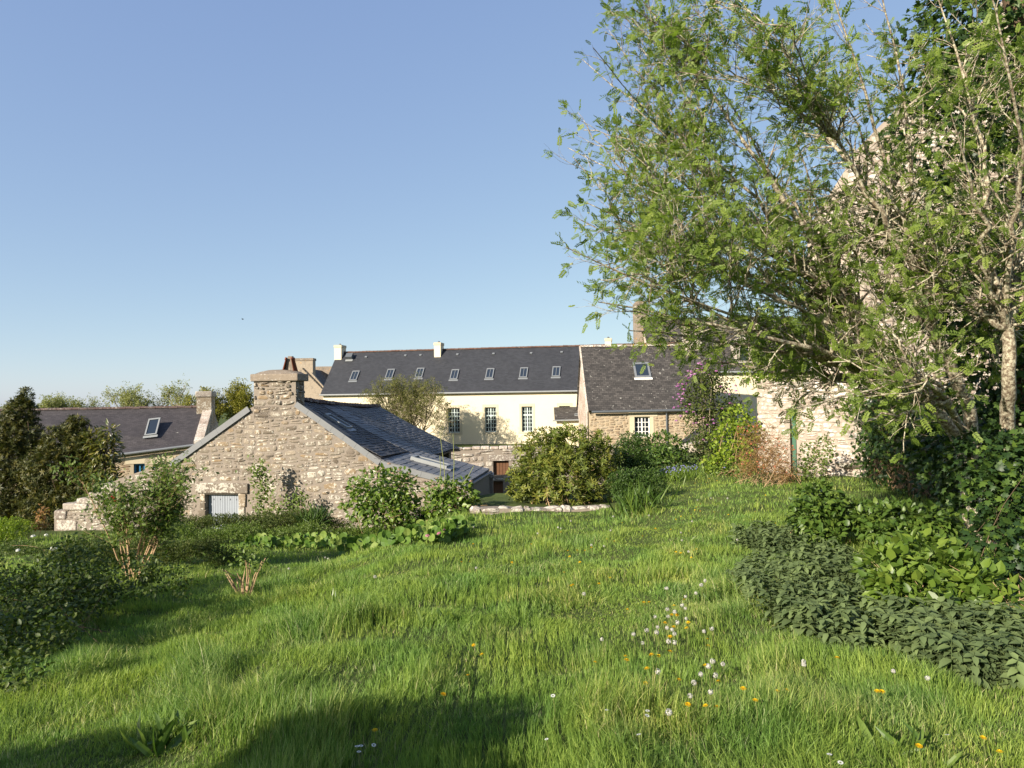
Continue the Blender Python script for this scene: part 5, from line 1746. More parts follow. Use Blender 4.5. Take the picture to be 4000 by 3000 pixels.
# ================================================================== far end of the lawn
def build_lawn_end():
    # lilac
    r = np.random.default_rng(61)
    foot = P(2760, 1850, 24.5); foot.z = gzf(foot.x, foot.y)
    bl = [B(2730, 1500, 24.5, 75, 75), B(2790, 1470, 24.5, 70, 70), B(2710, 1580, 24.3, 65, 70), B(2800, 1590, 24.5, 80, 80), B(2760, 1680, 24.5, 90, 80), B(2860, 1600, 24.8, 50, 60), B(2750, 1760, 24, 80, 60)]
    t, r = bush('lilac', 'tall lilac with mauve flower panicles beside the slate house', 'lilac', bl, foot, 5200, .10, OVAL, M['dull_leaf'], 61, 0, 26, .022, 'bark_pale', .8)
    pts = [P(px, py, 24.0) for px, py in ((2680, 1470), (2665, 1485), (2700, 1455), (2725, 1440), (2745, 1448), (2715, 1462), (2650, 1500), (2655, 1520), (2650, 1540), (2660, 1565), (2760, 1420), (2775, 1405), (2800, 1410), (2820, 1430), (2740, 1425), (2695, 1580), (2710, 1610), (2660, 1625), (2785, 1640), (2850, 1540), (2845, 1520), (2860, 1580), (2805, 1690), (2800, 1700), (2690, 1550), (2645, 1560))]
    pts = pts + [p + Vector((r.normal() * .18, r.normal() * .1, r.normal() * .16)) for p in pts for _ in range(2)]
    flower_heads(t, pts, .085, HEAD, M['lilac_flower'], r, 'flower_panicle')
    # hydrangea under the paned window
    bush('hydrangea', 'rounded hydrangea under the white paned window', 'hydrangea', [B(2540, 1760, 23, 75, 65), B(2600, 1750, 23, 75, 65), B(2570, 1800, 22.5, 80, 50), B(2640, 1790, 23, 50, 50)], P(2580, 1840, 23), 1700, .125, OVAL, M['hydrangea_dark'], 62, 0, 14, .010, 'cane')
    # box-like small leaved shrubs
    bush('small_leaved_shrub', 'dark small leaved shrub between rhododendron and hydrangea', 'shrub', [B(2470, 1770, 20, 70, 80), B(2430, 1830, 19.5, 70, 70), B(2500, 1840, 19.5, 60, 60)], P(2460, 1900, 19.5), 1500, .11, SPRAY, M['box_leaf'], 63, 0, 12, .010, 'bark_brown', .6)
    bush('small_leaved_shrub', 'low rounded shrub at the lawn corner by the garden wall', 'shrub', [B(2450, 1890, 15.9, 75, 60), B(2520, 1890, 15.9, 75, 65), B(2490, 1940, 15.6, 85, 45), B(2580, 1930, 17.5, 50, 45)], P(2490, 1985, 16.5), 1500, .09, SPRAY, M['box_leaf'], 64, 0, 10, .008, 'bark_brown', .6)
    # azalea, brownish with coral flowers
    t, r = bush('azalea', 'twiggy azalea with orange brown leaves beside the barn', 'azalea', [B(2960, 1740, 17.5, 95, 100), B(3030, 1790, 17.3, 80, 80), B(2930, 1820, 17, 80, 60), B(3060, 1850, 17, 60, 50)], P(3000, 1900, 17.3), 1500, .055, SPRAY, M['azalea_leaf'], 65, 0, 60, .008, 'cane', .8, spread=.4)
    pts = [P(r.uniform(2880, 3110), r.uniform(1650, 1860), 16.9) for _ in range(60)]
    scatter('blossoms', HEAD, np.array([tuple(p) for p in pts]), frames(r.normal(size=(60, 3)), np.tile([0, 0, 1.], (60, 1)), r.uniform(.025, .05, 60)), r.integers(0, 3, 60), M['azalea_flower'], t)
    # yellowish climber and hedge plants behind the azalea
    bush('yellow_green_shrub', 'yellow green round leaved shrub between lilac and azalea', 'shrub', [B(2880, 1640, 20.5, 65, 60), B(2840, 1720, 20.5, 70, 70), B(2920, 1690, 20.5, 60, 60), B(2870, 1800, 20, 80, 70), B(2800, 1820, 20, 60, 55)], P(2860, 1870, 20), 2000, .085, ROUND, M['lime_leaf'], 66, 0, 16, .010, 'cane', .6)
    bush('hedge_shrub', 'mid green shrub below the lilac stems', 'shrub', [B(2760, 1830, 20.5, 70, 50), B(2840, 1850, 19.5, 80, 40), B(2930, 1860, 18.5, 70, 40)], P(2830, 1890, 19.5), 1500, .08, OVAL, M['rose_leaf'], 67, 0, 20, .010, 'cane', .6)
    bush('climbing_shrub', 'tall green climber on the barn above the azalea', 'climber', [B(3010, 1380, 22, 90, 90), B(3090, 1350, 22, 80, 100), B(2960, 1450, 22, 80, 60), B(3060, 1460, 21.5, 90, 60)], P(3030, 1700, 22), 2600, .10, OVAL, M['lime_leaf'], 68, 0, 14, .012, 'bark_brown', .6)
    # ivy sprigs at the foot of the barn wall
    bush('ivy_sprigs', 'ivy creeping up the foot of the pale barn wall', 'ivy', [B(3180, 1840, 17.6, 50, 60), B(3220, 1760, 17.8, 40, 60), B(3150, 1780, 18, 30, 60), B(3120, 1860, 17.4, 40, 40)], P(3180, 1900, 17.5), 900, .07, IVY, M['rose_leaf'], 69, 0, 8, .006, 'cane')
    # bluebells
    foot = gp(2640, 1872)
    t = empty('bluebells', foot, 'clump of bluebells at the far end of the lawn', 'bluebells')
    r = np.random.default_rng(70)
    n = 420
    p = np.column_stack([foot.x + r.normal(size=n) * .38, foot.y + r.normal(size=n) * .5]); z = gz(p[:, 0], p[:, 1])
    d = r.normal(size=(n, 3)) * .35; d[:, 2] += .9
    blade = leaf_shape(.06, .25, .01, (0, .4, .8, 1), (.7, 1, .6, 0))
    foliage(t, [blade], np.column_stack([p, z]), frames(d, r.normal(size=(n, 3)), r.uniform(.25, .4, n)), np.zeros(n, int), M['hydrangea_leaf'], 0, name='leaves')
    n = 70
    p = np.column_stack([foot.x + r.normal(size=n) * .38, foot.y - .2 + r.normal(size=n) * .3]); z = gz(p[:, 0], p[:, 1]) + r.uniform(.22, .38, n)
    scatter('flowers', HEAD, np.column_stack([p, z]), frames(r.normal(size=(n, 3)), np.tile([0, 0, 1.], (n, 1)), r.uniform(.025, .045, n)), r.integers(0, 3, n), M['bluebell'], t)
    # strap-leaved plant (crocosmia-like)
    foot = gp(2500, 2010)
    t = empty('strap_leaved_plant', foot, 'strap leaved plant arching beside the low garden wall', 'plant')
    n = 110
    p = np.column_stack([foot.x + r.normal(size=n) * .22, foot.y + .15 + r.normal(size=n) * .15]); z = gz(p[:, 0], p[:, 1])
    d = r.normal(size=(n, 3)) * .38; d[:, 2] = 1.0
    foliage(t, [leaf_shape(.055, .35, .01, (0, .35, .7, 1), (.6, 1, .7, 0))], np.column_stack([p, z]), frames(d, r.normal(size=(n, 3)), r.uniform(.4, .75, n)), np.zeros(n, int), M['hydrangea_dark'], 60, 'leaf', 'leaves')
build_lawn_end()

# ================================================================== middle: rhododendron, hydrangeas before the cottage, border plants
def build_middle():
    bush('rhododendron', 'large rhododendron with yellowish green leathery leaves behind the low wall', 'rhododendron', [B(2130, 1770, 18, 110, 100), B(2230, 1750, 18, 120, 95), B(2330, 1790, 18, 90, 100), B(2090, 1860, 17.6, 100, 100), B(2200, 1860, 17.2, 130, 110), B(2320, 1890, 17.4, 90, 90), B(2040, 1900, 17.6, 60, 70)], P(2200, 1985, 17.6), 2300, .135, WHORL, M['rhodo_leaf'], 81, 120, 45, .014, 'cane', .55, .5, .1, spread=.5)
    for lab, bl, foot, heads, seed in (('hydrangea bush with dried pink flower heads before the cottage gable', [B(1480, 1900, 16.6, 110, 75), B(1560, 1920, 16.6, 80, 85), B(1420, 1960, 16.4, 80, 70), B(1500, 1990, 16.2, 110, 70), B(1580, 2000, 16.3, 60, 60)], (1500, 2065), [(1520, 1812), (1460, 1830), (1480, 1842), (1345, 1905), (1380, 1900), (1560, 1835), (1590, 1870), (1335, 1960), (1430, 1850), (1600, 1850), (1470, 1870), (1535, 1850), (1350, 1935)], 82),
                                       ('smaller hydrangea with dried heads at the lean-to corner', [B(1730, 1920, 16.4, 70, 55), B(1800, 1930, 16.4, 60, 60), B(1760, 1980, 16.2, 90, 60), B(1840, 1980, 16.3, 40, 50), B(1700, 1980, 16.2, 50, 50)], (1770, 2055), [(1705, 1868), (1790, 1905), (1790, 1945), (1840, 1880), (1690, 1900), (1730, 1900)], 83)):
        k = 1.0
        t, r = bush('hydrangea', lab, 'hydrangea', bl, P(foot[0], foot[1], 16.3), 2100 if seed == 82 else 1300, .125, OVAL, M['hydrangea_leaf'], seed, 110, 30, .010, 'cane', .5, .6, .15, spread=.35)
        flower_heads(t, [P(px, py, 15.9) for px, py in heads], .075, HEAD, M['dry_flower'], r, 'dried_flower_head')
        if seed == 83:
            for (x0, y0, x1, y1) in ((1742, 1960, 1718, 1688), (1768, 1930, 1770, 1695), (1800, 1900, 1850, 1820), (1716, 1890, 1718, 1780)):
                v, f = tubevf([P(x0, y0, 16.2), P((x0 + x1) / 2 + 5, (y0 + y1) / 2, 16.2), P(x1, y1, 16.2)], [.012, .009, .006], 5)
                raw('tall_cane', v, f, M['cane_green'], t)
    # bergenia row: big round leaves
    r = np.random.default_rng(85)
    n = 640
    qs = [gp(px, py) for px, py in ((930, 2165), (1100, 2150), (1300, 2150), (1500, 2150), (1700, 2140), (1790, 2105))]
    f0 = qs[2]
    t = empty('bergenia_row', f0, 'row of bergenia with big round glossy leaves along the lawn edge', 'bergenia')
    k = r.random(n) * (len(qs) - 1); i = k.astype(int); fr_ = (k - i)[:, None]
    Q = np.array([tuple(q) for q in qs])
    p = Q[i] * (1 - fr_) + Q[np.minimum(i + 1, len(qs) - 1)] * fr_
    p[:, 1] += r.uniform(0, 1.1, n); p[:, 0] += r.normal(size=n) * .1
    p[:, 2] = gz(p[:, 0], p[:, 1]) + r.uniform(.03, .2, n)
    d = r.normal(size=(n, 3)) * .6; d[:, 2] += .7
    up = np.tile([-.3, -.7, .6], (n, 1)) + r.normal(size=(n, 3)) * .5
    foliage(t, ROUND, p, frames(d, up, r.uniform(.10, .18, n)), r.integers(0, 3, n), M['bergenia_leaf'], 290)
    heads = [gp(1735, 2125), gp(1715, 2140), gp(1780, 2110), gp(1670, 2150)]
    flower_heads(t, [h + Vector((0, 0, .22)) for h in heads], .055, HEAD, M['pink_flower'], r)
    # low hedge of mixed plants under the gable
    bush('border_hedge', 'low mixed green border under the cottage gable', 'border', [B(px, 2045 + 12 * math.sin(px * .02), 17.5, 80, 38 + 14 * math.sin(px * .013)) for px in range(640, 1340, 75)], P(1000, 2090, 17.5), 4200, .075, SPRAY, M['dull_leaf'], 86, 0, 0, .008, 'cane', .8, spread=2.0)
    bush('border_plants', 'leafy border plants between hedge and bergenia', 'border', [B(px, 2085 + 15 * math.sin(px * .05), 16, 75, 32) for px in range(620, 1880, 85)], P(1300, 2120, 16), 4600, .065, SPRAY, M['rose_leaf'], 87, 0, 0, .006, 'cane', .8, spread=2.5)
    bush('iris_tuft', 'dark spiky tuft before the cottage wall', 'plant', [B(1230, 2030, 17.2, 60, 26)], P(1230, 2050, 17.2), 260, .30, [leaf_shape(.08, .15, .01, (0, .4, .8, 1), (.7, 1, .6, 0))], M['box_leaf'], 88, 0, 0, shell=.9, jitter=.5, droop=-.9)
    bush('shade_plants', 'shaded plants between the two hydrangeas', 'plants', [B(1660, 2030, 17.2, 60, 50), B(1900, 2020, 17, 55, 40), B(1960, 2020, 17, 60, 30)], P(1700, 2060, 17), 1300, .075, SPRAY, M['box_leaf'], 89, 0, 10, .008, 'cane', .8)
    # climbers on the gable
    for lab, pts, nl, seed in (('climbing rose trained up the gable beside the door', [(1035, 2050), (1020, 1960), (1040, 1900), (1010, 1850), (1000, 1810)], 520, 91), ('young climber low on the cottage gable', [(1145, 2040), (1140, 1990), (1165, 1960), (1170, 1930)], 220, 92), ('small sprig climbing the gable between door and hedge', [(1090, 2040), (1085, 1990), (1105, 1970)], 120, 93)):
        r = np.random.default_rng(seed)
        t = empty('climbing_rose', P(pts[0][0], pts[0][1], 19.4), lab, 'climber')
        ps = [P(a, b, 19.35) for a, b in pts]
        v, f = tubevf(ps, [.012 - .002 * k for k in range(len(ps))], 5); raw('stem', v, f, M['bark_brown'], t)
        k = r.random(nl) * (len(ps) - 1); i = np.minimum(k.astype(int), len(ps) - 2); fq = (k - i)[:, None]
        Q = np.array([tuple(q) for q in ps])
        p = Q[i] * (1 - fq) + Q[i + 1] * fq + r.normal(size=(nl, 3)) * np.array([.16, .05, .1]); p[:, 1] = np.minimum(p[:, 1], 19.42)
        d = r.normal(size=(nl, 3)); d[:, 1] -= .4
        foliage(t, OVAL, p, frames(d, np.tile([-.2, -.8, .5], (nl, 1)) + r.normal(size=(nl, 3)) * .4, r.uniform(.06, .11, nl)), r.integers(0, 3, nl), M['rose_leaf'], 0)
build_middle()

# ================================================================== left: evergreen hedge, rose bush, brambles
def build_left():
    cam_bl = lambda L: [B(*q) for q in L]
    bush('conical_evergreen', 'tall conical evergreen at the left edge of the garden', 'tree', cam_bl([(80, 1620, 24, 60, 70), (70, 1700, 24, 90, 90), (60, 1800, 24, 120, 110), (40, 1920, 23.5, 150, 120), (100, 1560, 24, 28, 45), (60, 2020, 23, 150, 100)]), P(70, 2120, 24), 6500, .125, WHORL, M['camellia_leaf'], 111, 0, 10, .04, 'bark_brown', .5, .6)
    bush('camellia', 'dark broad camellia between conical evergreen and laurel', 'shrub', cam_bl([(300, 1680, 23.5, 50, 60), (240, 1730, 23.5, 80, 70), (320, 1780, 23.3, 80, 90), (220, 1840, 23, 110, 110), (320, 1900, 23, 90, 100), (240, 1990, 22.5, 140, 90)]), P(260, 2100, 23), 6500, .12, WHORL, M['camellia_leaf'], 112, 0, 12, .04, 'bark_brown', .5, .6)
    bush('laurel', 'upright laurel with yellowish long leaves before the left house', 'shrub', cam_bl([(430, 1690, 23, 32, 40), (370, 1720, 23, 45, 45), (410, 1770, 23, 55, 80), (390, 1850, 22.8, 60, 70), (400, 1900, 22.5, 60, 60)]), P(400, 2050, 23), 1500, .22, LANCE, M['laurel_leaf'], 113, 0, 10, .03, 'bark_brown', .6, .5, .3)
    bush('laurel', 'low laurel branches above the stepped wall end', 'shrub', cam_bl([(400, 1930, 21.5, 60, 30), (330, 1960, 21.8, 50, 40), (290, 2000, 22, 40, 40)]), P(340, 2060, 22), 700, .19, LANCE, M['dull_leaf'], 114, 0, 8, .02, 'bark_brown', .6)
    bush('lime_shrub', 'small yellow green shrub at the left edge below the evergreens', 'shrub', cam_bl([(40, 2070, 17, 80, 50), (-20, 2080, 17, 60, 50)]), P(30, 2140, 17), 900, .07, SPRAY, M['lime_leaf'], 115, 0, 6, .008, 'cane', .6)
    bush('sapling', 'thin young sapling in front of the stepped wall', 'sapling', cam_bl([(165, 2000, 17.5, 22, 30), (160, 2045, 17.5, 28, 25)]), P(162, 2090, 17.5), 160, .08, OVAL, M['azalea_leaf'], 116, 0, 3, .012, 'cane', .8)
    # white azalea flowers
    t, r = bush('white_azalea', 'low shrub with white blossom at far left', 'azalea', cam_bl([(150, 2170, 14.5, 110, 35), (260, 2150, 14.5, 90, 35), (60, 2150, 15, 80, 40)]), P(160, 2210, 14.5), 1500, .06, SPRAY, M['bramble_leaf'], 117, 0, 10, .006, 'cane', .8)
    flower_heads(t, [P(px, py, 14.2) for px, py in ((205, 2140), (195, 2152), (215, 2145), (185, 2170), (160, 2175), (130, 2095), (180, 2090), (145, 2185), (178, 2187), (70, 2150))], .075, HEAD, M['white_flower'], r)
    # rose bush in front
    foot = gp(520, 2262)
    bl = cam_bl([(520, 2020, 10.2, 110, 100), (620, 2000, 10.3, 90, 90), (460, 2080, 10, 90, 90), (680, 1960, 10.4, 50, 70), (560, 2120, 10, 140, 60), (640, 2100, 10.2, 90, 60)])
    r = np.random.default_rng(118)
    t = empty('rose_bush', foot, 'open leggy rose bush with thin stems at the lawn edge', 'rose bush')
    paths, tips = [], []
    prm = dict(seg=[8, 6, 4], wig=[.08, .12, .15], trop=[.06, .04, .02], taper=[.35, .4, .5], sides=[6, 5, 3], kids=[9, 6], len=[.38, .42], ang=[.6, .75], rk=[.5, .55])
    prm['from'] = [.35, .2]
    for k in range(15):
        a = r.uniform(-1, 1)
        grow(r, (foot.x + a * .1, foot.y + r.normal() * .08, foot.z - .05), (a * .62, r.normal() * .25, 1), r.uniform(1.1, 1.85), .014, 0, paths, tips, prm)
    wood('stems', paths, M['cane'], t)
    pos, dr = [], []
    for pts, d in tips:
        for j in range(int(r.integers(4, 9))):
            pos.append(pts[int(r.integers(len(pts)))] + r.normal(size=3) * .035); dr.append(r.normal(size=3) + d * .5)
    n = len(pos); pos = np.array(pos)
    foliage(t, ROWAN[:2] + SMALL, pos, frames(np.array(dr), np.tile([0, -.5, .8], (n, 1)) + r.normal(size=(n, 3)) * .4, r.uniform(.05, .09, n)), r.integers(0, 4, n), M['rose_leaf'], 0)
    flower_heads(t, [P(445, 1945, 10.0), P(450, 1957, 10.0), P(438, 1940, 10)], .035, HEAD, M['red_flower'], r, 'red_rose')
    # pruned rose stump in the grass
    foot = gp(958, 2330)
    t = empty('pruned_rose', foot, 'pruned rose stump with bare canes standing in the lawn', 'rose bush')
    parts = []
    for k in range(13):
        a = r.uniform(-.22, .22)
        L = r.uniform(.25, .5)
        parts.append(tubevf([foot + Vector((a * .25, r.normal() * .04, -.05)), foot + Vector((a * .8, r.normal() * .05, L * .6)), foot + Vector((a * 1.3, r.normal() * .06, L))], [.010, .008, .005], 5))
    v, f = join(parts); raw('canes', v, f, M['cane'], t)
    nl = 170
    p = np.array(tuple(foot)) + r.normal(size=(nl, 3)) * np.array([.13, .1, .12]) + np.array([.08, 0, .52])
    foliage(t, OVAL, p, frames(r.normal(size=(nl, 3)), np.tile([0, -.4, .8], (nl, 1)) + r.normal(size=(nl, 3)) * .4, r.uniform(.035, .065, nl)), r.integers(0, 3, nl), M['rose_leaf'], 0)
    # bramble bank
    bl = []
    for px, py, d, rx, rz in ((60, 2280, 9.5, 150, 70), (200, 2260, 10, 140, 60), (330, 2230, 10.6, 120, 60), (60, 2400, 8.3, 150, 80), (200, 2380, 8.6, 130, 70), (340, 2350, 9.0, 110, 60), (30, 2520, 7.4, 120, 70), (450, 2300, 9.6, 100, 45), (120, 2480, 7.8, 110, 60), (-40, 2320, 9, 120, 90), (570, 2290, 9.6, 80, 30), (400, 2200, 11.4, 120, 40)):
        d *= .83; py += 14; rz *= .8
        bl.append(B(px, py, d, rx, rz))
    rb = np.random.default_rng(9)
    bl = bl + [(c + Vector((rb.normal() * .5, rb.normal() * .4, rb.uniform(0, .18))), (rb.uniform(.12, .3), rb.uniform(.12, .3), rb.uniform(.12, .28))) for c, s in bl for _ in range(3)]
    bush('bramble_bank', 'dark bramble bank in the left foreground shade', 'brambles', bl, gp(150, 2520), 10000, .052, OVAL, M['bramble_leaf'], 119, 0, 24, .004, 'bark_brown', .8, 1.0, spread=.8)
    bush('border_growth', 'yellowing weedy growth between brambles and stepped wall', 'weeds', [B(px, 2150 + 25 * math.sin(px * .03), 12.5, 90, 35) for px in range(250, 900, 80)], gp(500, 2190), 3200, .06, SPRAY, M['dull_leaf'], 120, 0, 14, .004, 'cane', .8, spread=.9)
build_left()

# ================================================================== background trees
def bg_tree(name, label, px0, px1, ytop, d, m_leaf, nleaf, lsize, seed, bark='bark_pale', kids=(8, 6, 5), group=None, zbase=-3.4, stems=1, trop=.05, r0=.2, low=.35, wig=.1):
    r = np.random.default_rng(seed)
    c = P((px0 + px1) / 2, 1600, d)
    top = P((px0 + px1) / 2, ytop, d).z
    w = (px1 - px0) / FPX * d
    H = top - zbase
    t = empty(name, (c.x, c.y, zbase), label, 'tree', group)
    paths, tips = [], []
    prm = dict(seg=[6, 5, 5, 4], wig=[wig * .6, wig, wig * 1.3, wig * 1.5], trop=[.05, trop, trop, trop], taper=[.5, .4, .4, .5], sides=[7, 5, 4, 3], kids=list(kids), len=[.62, .5, .5], ang=[.65, .7, .7], rk=[.55, .55, .55])
    prm['from'] = [low, .3, .25]
    for k in range(stems):
        a = (k - (stems - 1) / 2) / max(1, stems - 1) if stems > 1 else 0
        grow(r, (c.x + a * w * .25, c.y, zbase), (a * .7, r.normal() * .1, 1), H * (.52 if stems == 1 else .5), r0, 0, paths, tips, prm)
    allp = np.array([p for pts, _, _ in paths for p in pts])
    # fit the grown crown to the width and height the tree has
    lo, hi = allp.min(0), allp.max(0)
    sx = w / (hi[0] - lo[0]); szz = H / (hi[2] - zbase)
    def fit(p):
        return np.array([c.x + (p[0] - (lo[0] + hi[0]) / 2) * sx, c.y + (p[1] - c.y) * sx, zbase + (p[2] - zbase) * szz])
    paths = [([fit(p) for p in pts], rr, s) for pts, rr, s in paths]
    wood('trunk', paths, M[bark], t)
    pos = []
    tp = [[fit(p) for p in pts] for pts, _ in tips]
    for _ in range(nleaf):
        q = tp[int(r.integers(len(tp)))]
        pos.append(q[int(r.integers(max(0, len(q) - 3), len(q)))] + r.normal(size=3) * lsize * .8)
    pos = np.array(pos)
    n = len(pos)
    foliage(t, SPRAY, pos, frames(r.normal(size=(n, 3)), np.tile([-.3, -.5, .7], (n, 1)) + r.normal(size=(n, 3)) * .4, lsize * r.uniform(.6, 1.2, n)), r.integers(0, 4, n), m_leaf, 0, name='crown')
    return t
bg_tree('bare_fruit_tree', 'many branched tree with few young leaves before the cream house', 1395, 1790, 1450, 45.6, M['olive_leaf'], 5200, .13, 131, 'bark_pale', (10, 8, 6), zbase=-1.5, stems=9, trop=.08, r0=.07, low=.12, wig=.13)
bg_tree('spring_tree', 'sparse pale budding tree behind the left house ridge', 430, 780, 1485, 75, M['spring_leaf'], 1300, .30, 132, 'bark_pale', (8, 7, 5), stems=3, r0=.22)
bg_tree('oak_tree', 'ochre green leafing oak right of the left house chimney', 755, 1000, 1490, 72, M['oak_leaf'], 2600, .34, 133, 'bark_brown', (8, 6, 5), stems=2, r0=.22)
bg_tree('spring_tree', 'broad green grey tree low behind the left roof', 10, 340, 1540, 80, M['spring_leaf'], 2600, .32, 134, 'bark_pale', (8, 6, 5), stems=4, r0=.2)
bg_tree('spring_tree', 'small wispy tree over the middle of the left roof', 315, 430, 1548, 82, M['spring_leaf'], 350, .28, 135, 'bark_pale', (7, 5, 4), stems=2, r0=.14)

# ================================================================== trees and hedge behind the viewer: they shade the foreground
def build_shade():
    g = 'garden hedge behind the viewer'
    for lab, blobs, seed in (('dense hedge shrub behind the viewer shading the lawn', [((-5.0, -.5, 1.5), (.7, .65, 1.2)), ((-4.3, -.6, 1.3), (.5, .5, .9))], 141),
                             ('tall hedge shrub left of the viewer shading the bramble bank', [((-9.4, 2.2, 1.2), (1.2, 1.2, 2.0)), ((-11.0, 3.8, 1.2), (1.5, 1.4, 2.2))], 142),
                             ('second hedge shrub behind the viewer to the left', [((-7.4, -1.0, 1.5), (.7, .7, 1.3))], 143)):
        bl = [(Vector(c), s) for c, s in blobs]
        bush('hedge_shrub', lab, 'hedge', bl, bl[0][0], 2600, .16, SPRAY, M['box_leaf'], seed, 0, 8, .02, 'bark_brown', .6, group=g)
build_shade()

# ================================================================== lawn
def build_grass():
    r = np.random.default_rng(201)
    lim_b = np.array([-.85, -.50, -.10, -.06, .165, .18, .23, .30, .36, .42, .56, .85])
    lim_y = np.array([18.5, 19.0, 17.8, 15.2, 15.4, 16.5, 20.5, 20.0, 18.2, 17.8, 17.2, 9.0])
    def inside(x, y):
        return y < np.interp(x / np.maximum(y, .1), lim_b, lim_y) + .25 * vnoise(x * 2, y * 2)
    def blades(N, y0, y1, h, w, segs, dens):
        # even in the picture rather than on the ground, so the near grass is fine and the far grass is not wasted
        y = y0 * (y1 / y0) ** r.random(N)
        x = (r.random(N) * 2 - 1) * .80 * y
        k = inside(x, y)
        # tufts: blades gather round clump centres
        cx = np.round(x / .11 + .35 * vnoise(x * 9, y * 9)) * .11; cy = np.round(y / .11) * .11
        pull = .35 * r.random(N)
        x = x + (cx - x) * pull; y = y + (cy - y) * pull
        x, y = x[k], y[k]; n = len(x)
        z = gz(x, y) - .01
        big = vnoise(x * .8 + 40, y * .8 + 11); mid = vnoise(x * 2.6 + 3, y * 2.6 + 7)
        tuft = vnoise(np.round(x / .35) * 7.7, np.round(y / .35) * 5.3)
        # trodden path on the right half
        pq = np.array([tuple(gp(*q))[:2] for q in ((2560, 2480), (2470, 2300), (2420, 2180), (2560, 2050), (2650, 1960), (2720, 1900))])
        pth = np.exp(-((x - np.interp(y, pq[:, 1], pq[:, 0])) / .24) ** 2) * sstep(4.5, 6, y)
        H = h * (.36 + .40 * big + .75 * (mid - .45) + 1.1 * np.maximum(0, tuft - .62)) * r.uniform(.55, 1.25, n) * (1 - .55 * pth)
        H = np.maximum(H, .04)
        tall = sstep(.66, .8, vnoise(x * 1.7 + 80, y * 1.7 + 33)); H = H * (1 + .8 * tall)
        ang = vnoise(x * .9 + 60, y * .9) * 9 + vnoise(x * 3.1, y * 3.1 + 30) * 3 + r.normal(size=n) * 1.5
        lean = (.20 + .75 * vnoise(x * 1.4 + 9, y * 1.4 + 70)) * r.uniform(.1, 1.35, n)
        dx, dy = np.cos(ang) * lean, np.sin(ang) * lean
        fa = r.random(n) * 6.283
        W = w * r.uniform(.6, 1.3, n) * (.8 + .06 * y)
        sx, sy = np.cos(fa) * W, np.sin(fa) * W
        t = np.linspace(0, 1, segs + 1)
        V = []
        for q in t:
            bend = q * q
            px_, py_, pz = x + dx * H * bend, y + dy * H * bend, z + H * (q - .38 * lean * bend)
            if q < 1:
                k_ = (1 - q ** 2.2) * (.75 if q == 0 else 1)
                V.append(np.stack([px_ - sx * k_, py_ - sy * k_, pz], 1)); V.append(np.stack([px_ + sx * k_, py_ + sy * k_, pz], 1))
            else:
                V.append(np.stack([px_, py_, pz], 1))
        V = np.stack(V, 1); nv = V.shape[1]
        base = (np.arange(n) * nv)[:, None]
        L, C = [], []
        for s in range(segs):
            if s < segs - 1: L.append(np.array([2 * s, 2 * s + 1, 2 * s + 3, 2 * s + 2])); C.append(4)
            else: L.append(np.array([2 * s, 2 * s + 1, 2 * s + 2])); C.append(3)
        Lf = np.concatenate(L)[None, :] + base
        Cf = np.tile(C, n)
        hue = np.clip(r.random(n) * .7 + .35 * mid - .28 * tall + .15 * pth, 0, 1) * .93
        dry = r.random(n) < .018
        hue[dry] = .99
        return V.reshape(-1, 3), Lf.ravel(), Cf, np.repeat(hue, nv)
    Vs, Ls, Cs, Rs, off = [], [], [], [], 0
    for N, y0, y1, h, w, segs in ((180000, 2.4, 6.5, .145, .0023, 3), (165000, 6.2, 12.5, .14, .0031, 2), (80000, 12, 24, .14, .0042, 2)):
        V, L, C, R = blades(N, y0, y1, h, w, segs, 0)
        Vs.append(V); Ls.append(L + off); Cs.append(C); Rs.append(R); off += len(V)
    C = np.concatenate(Cs); S = np.concatenate([[0], np.cumsum(C)[:-1]])
    o = npmesh('lawn_grass', np.concatenate(Vs), np.concatenate(Ls), S, C, M['grass_blade'], None, np.concatenate(Rs))
    o['kind'] = 'stuff'
    tag(o, 'long uneven grass of the lawn', 'grass')
    print('grass tris', int(sum(C - 2)))
build_grass()

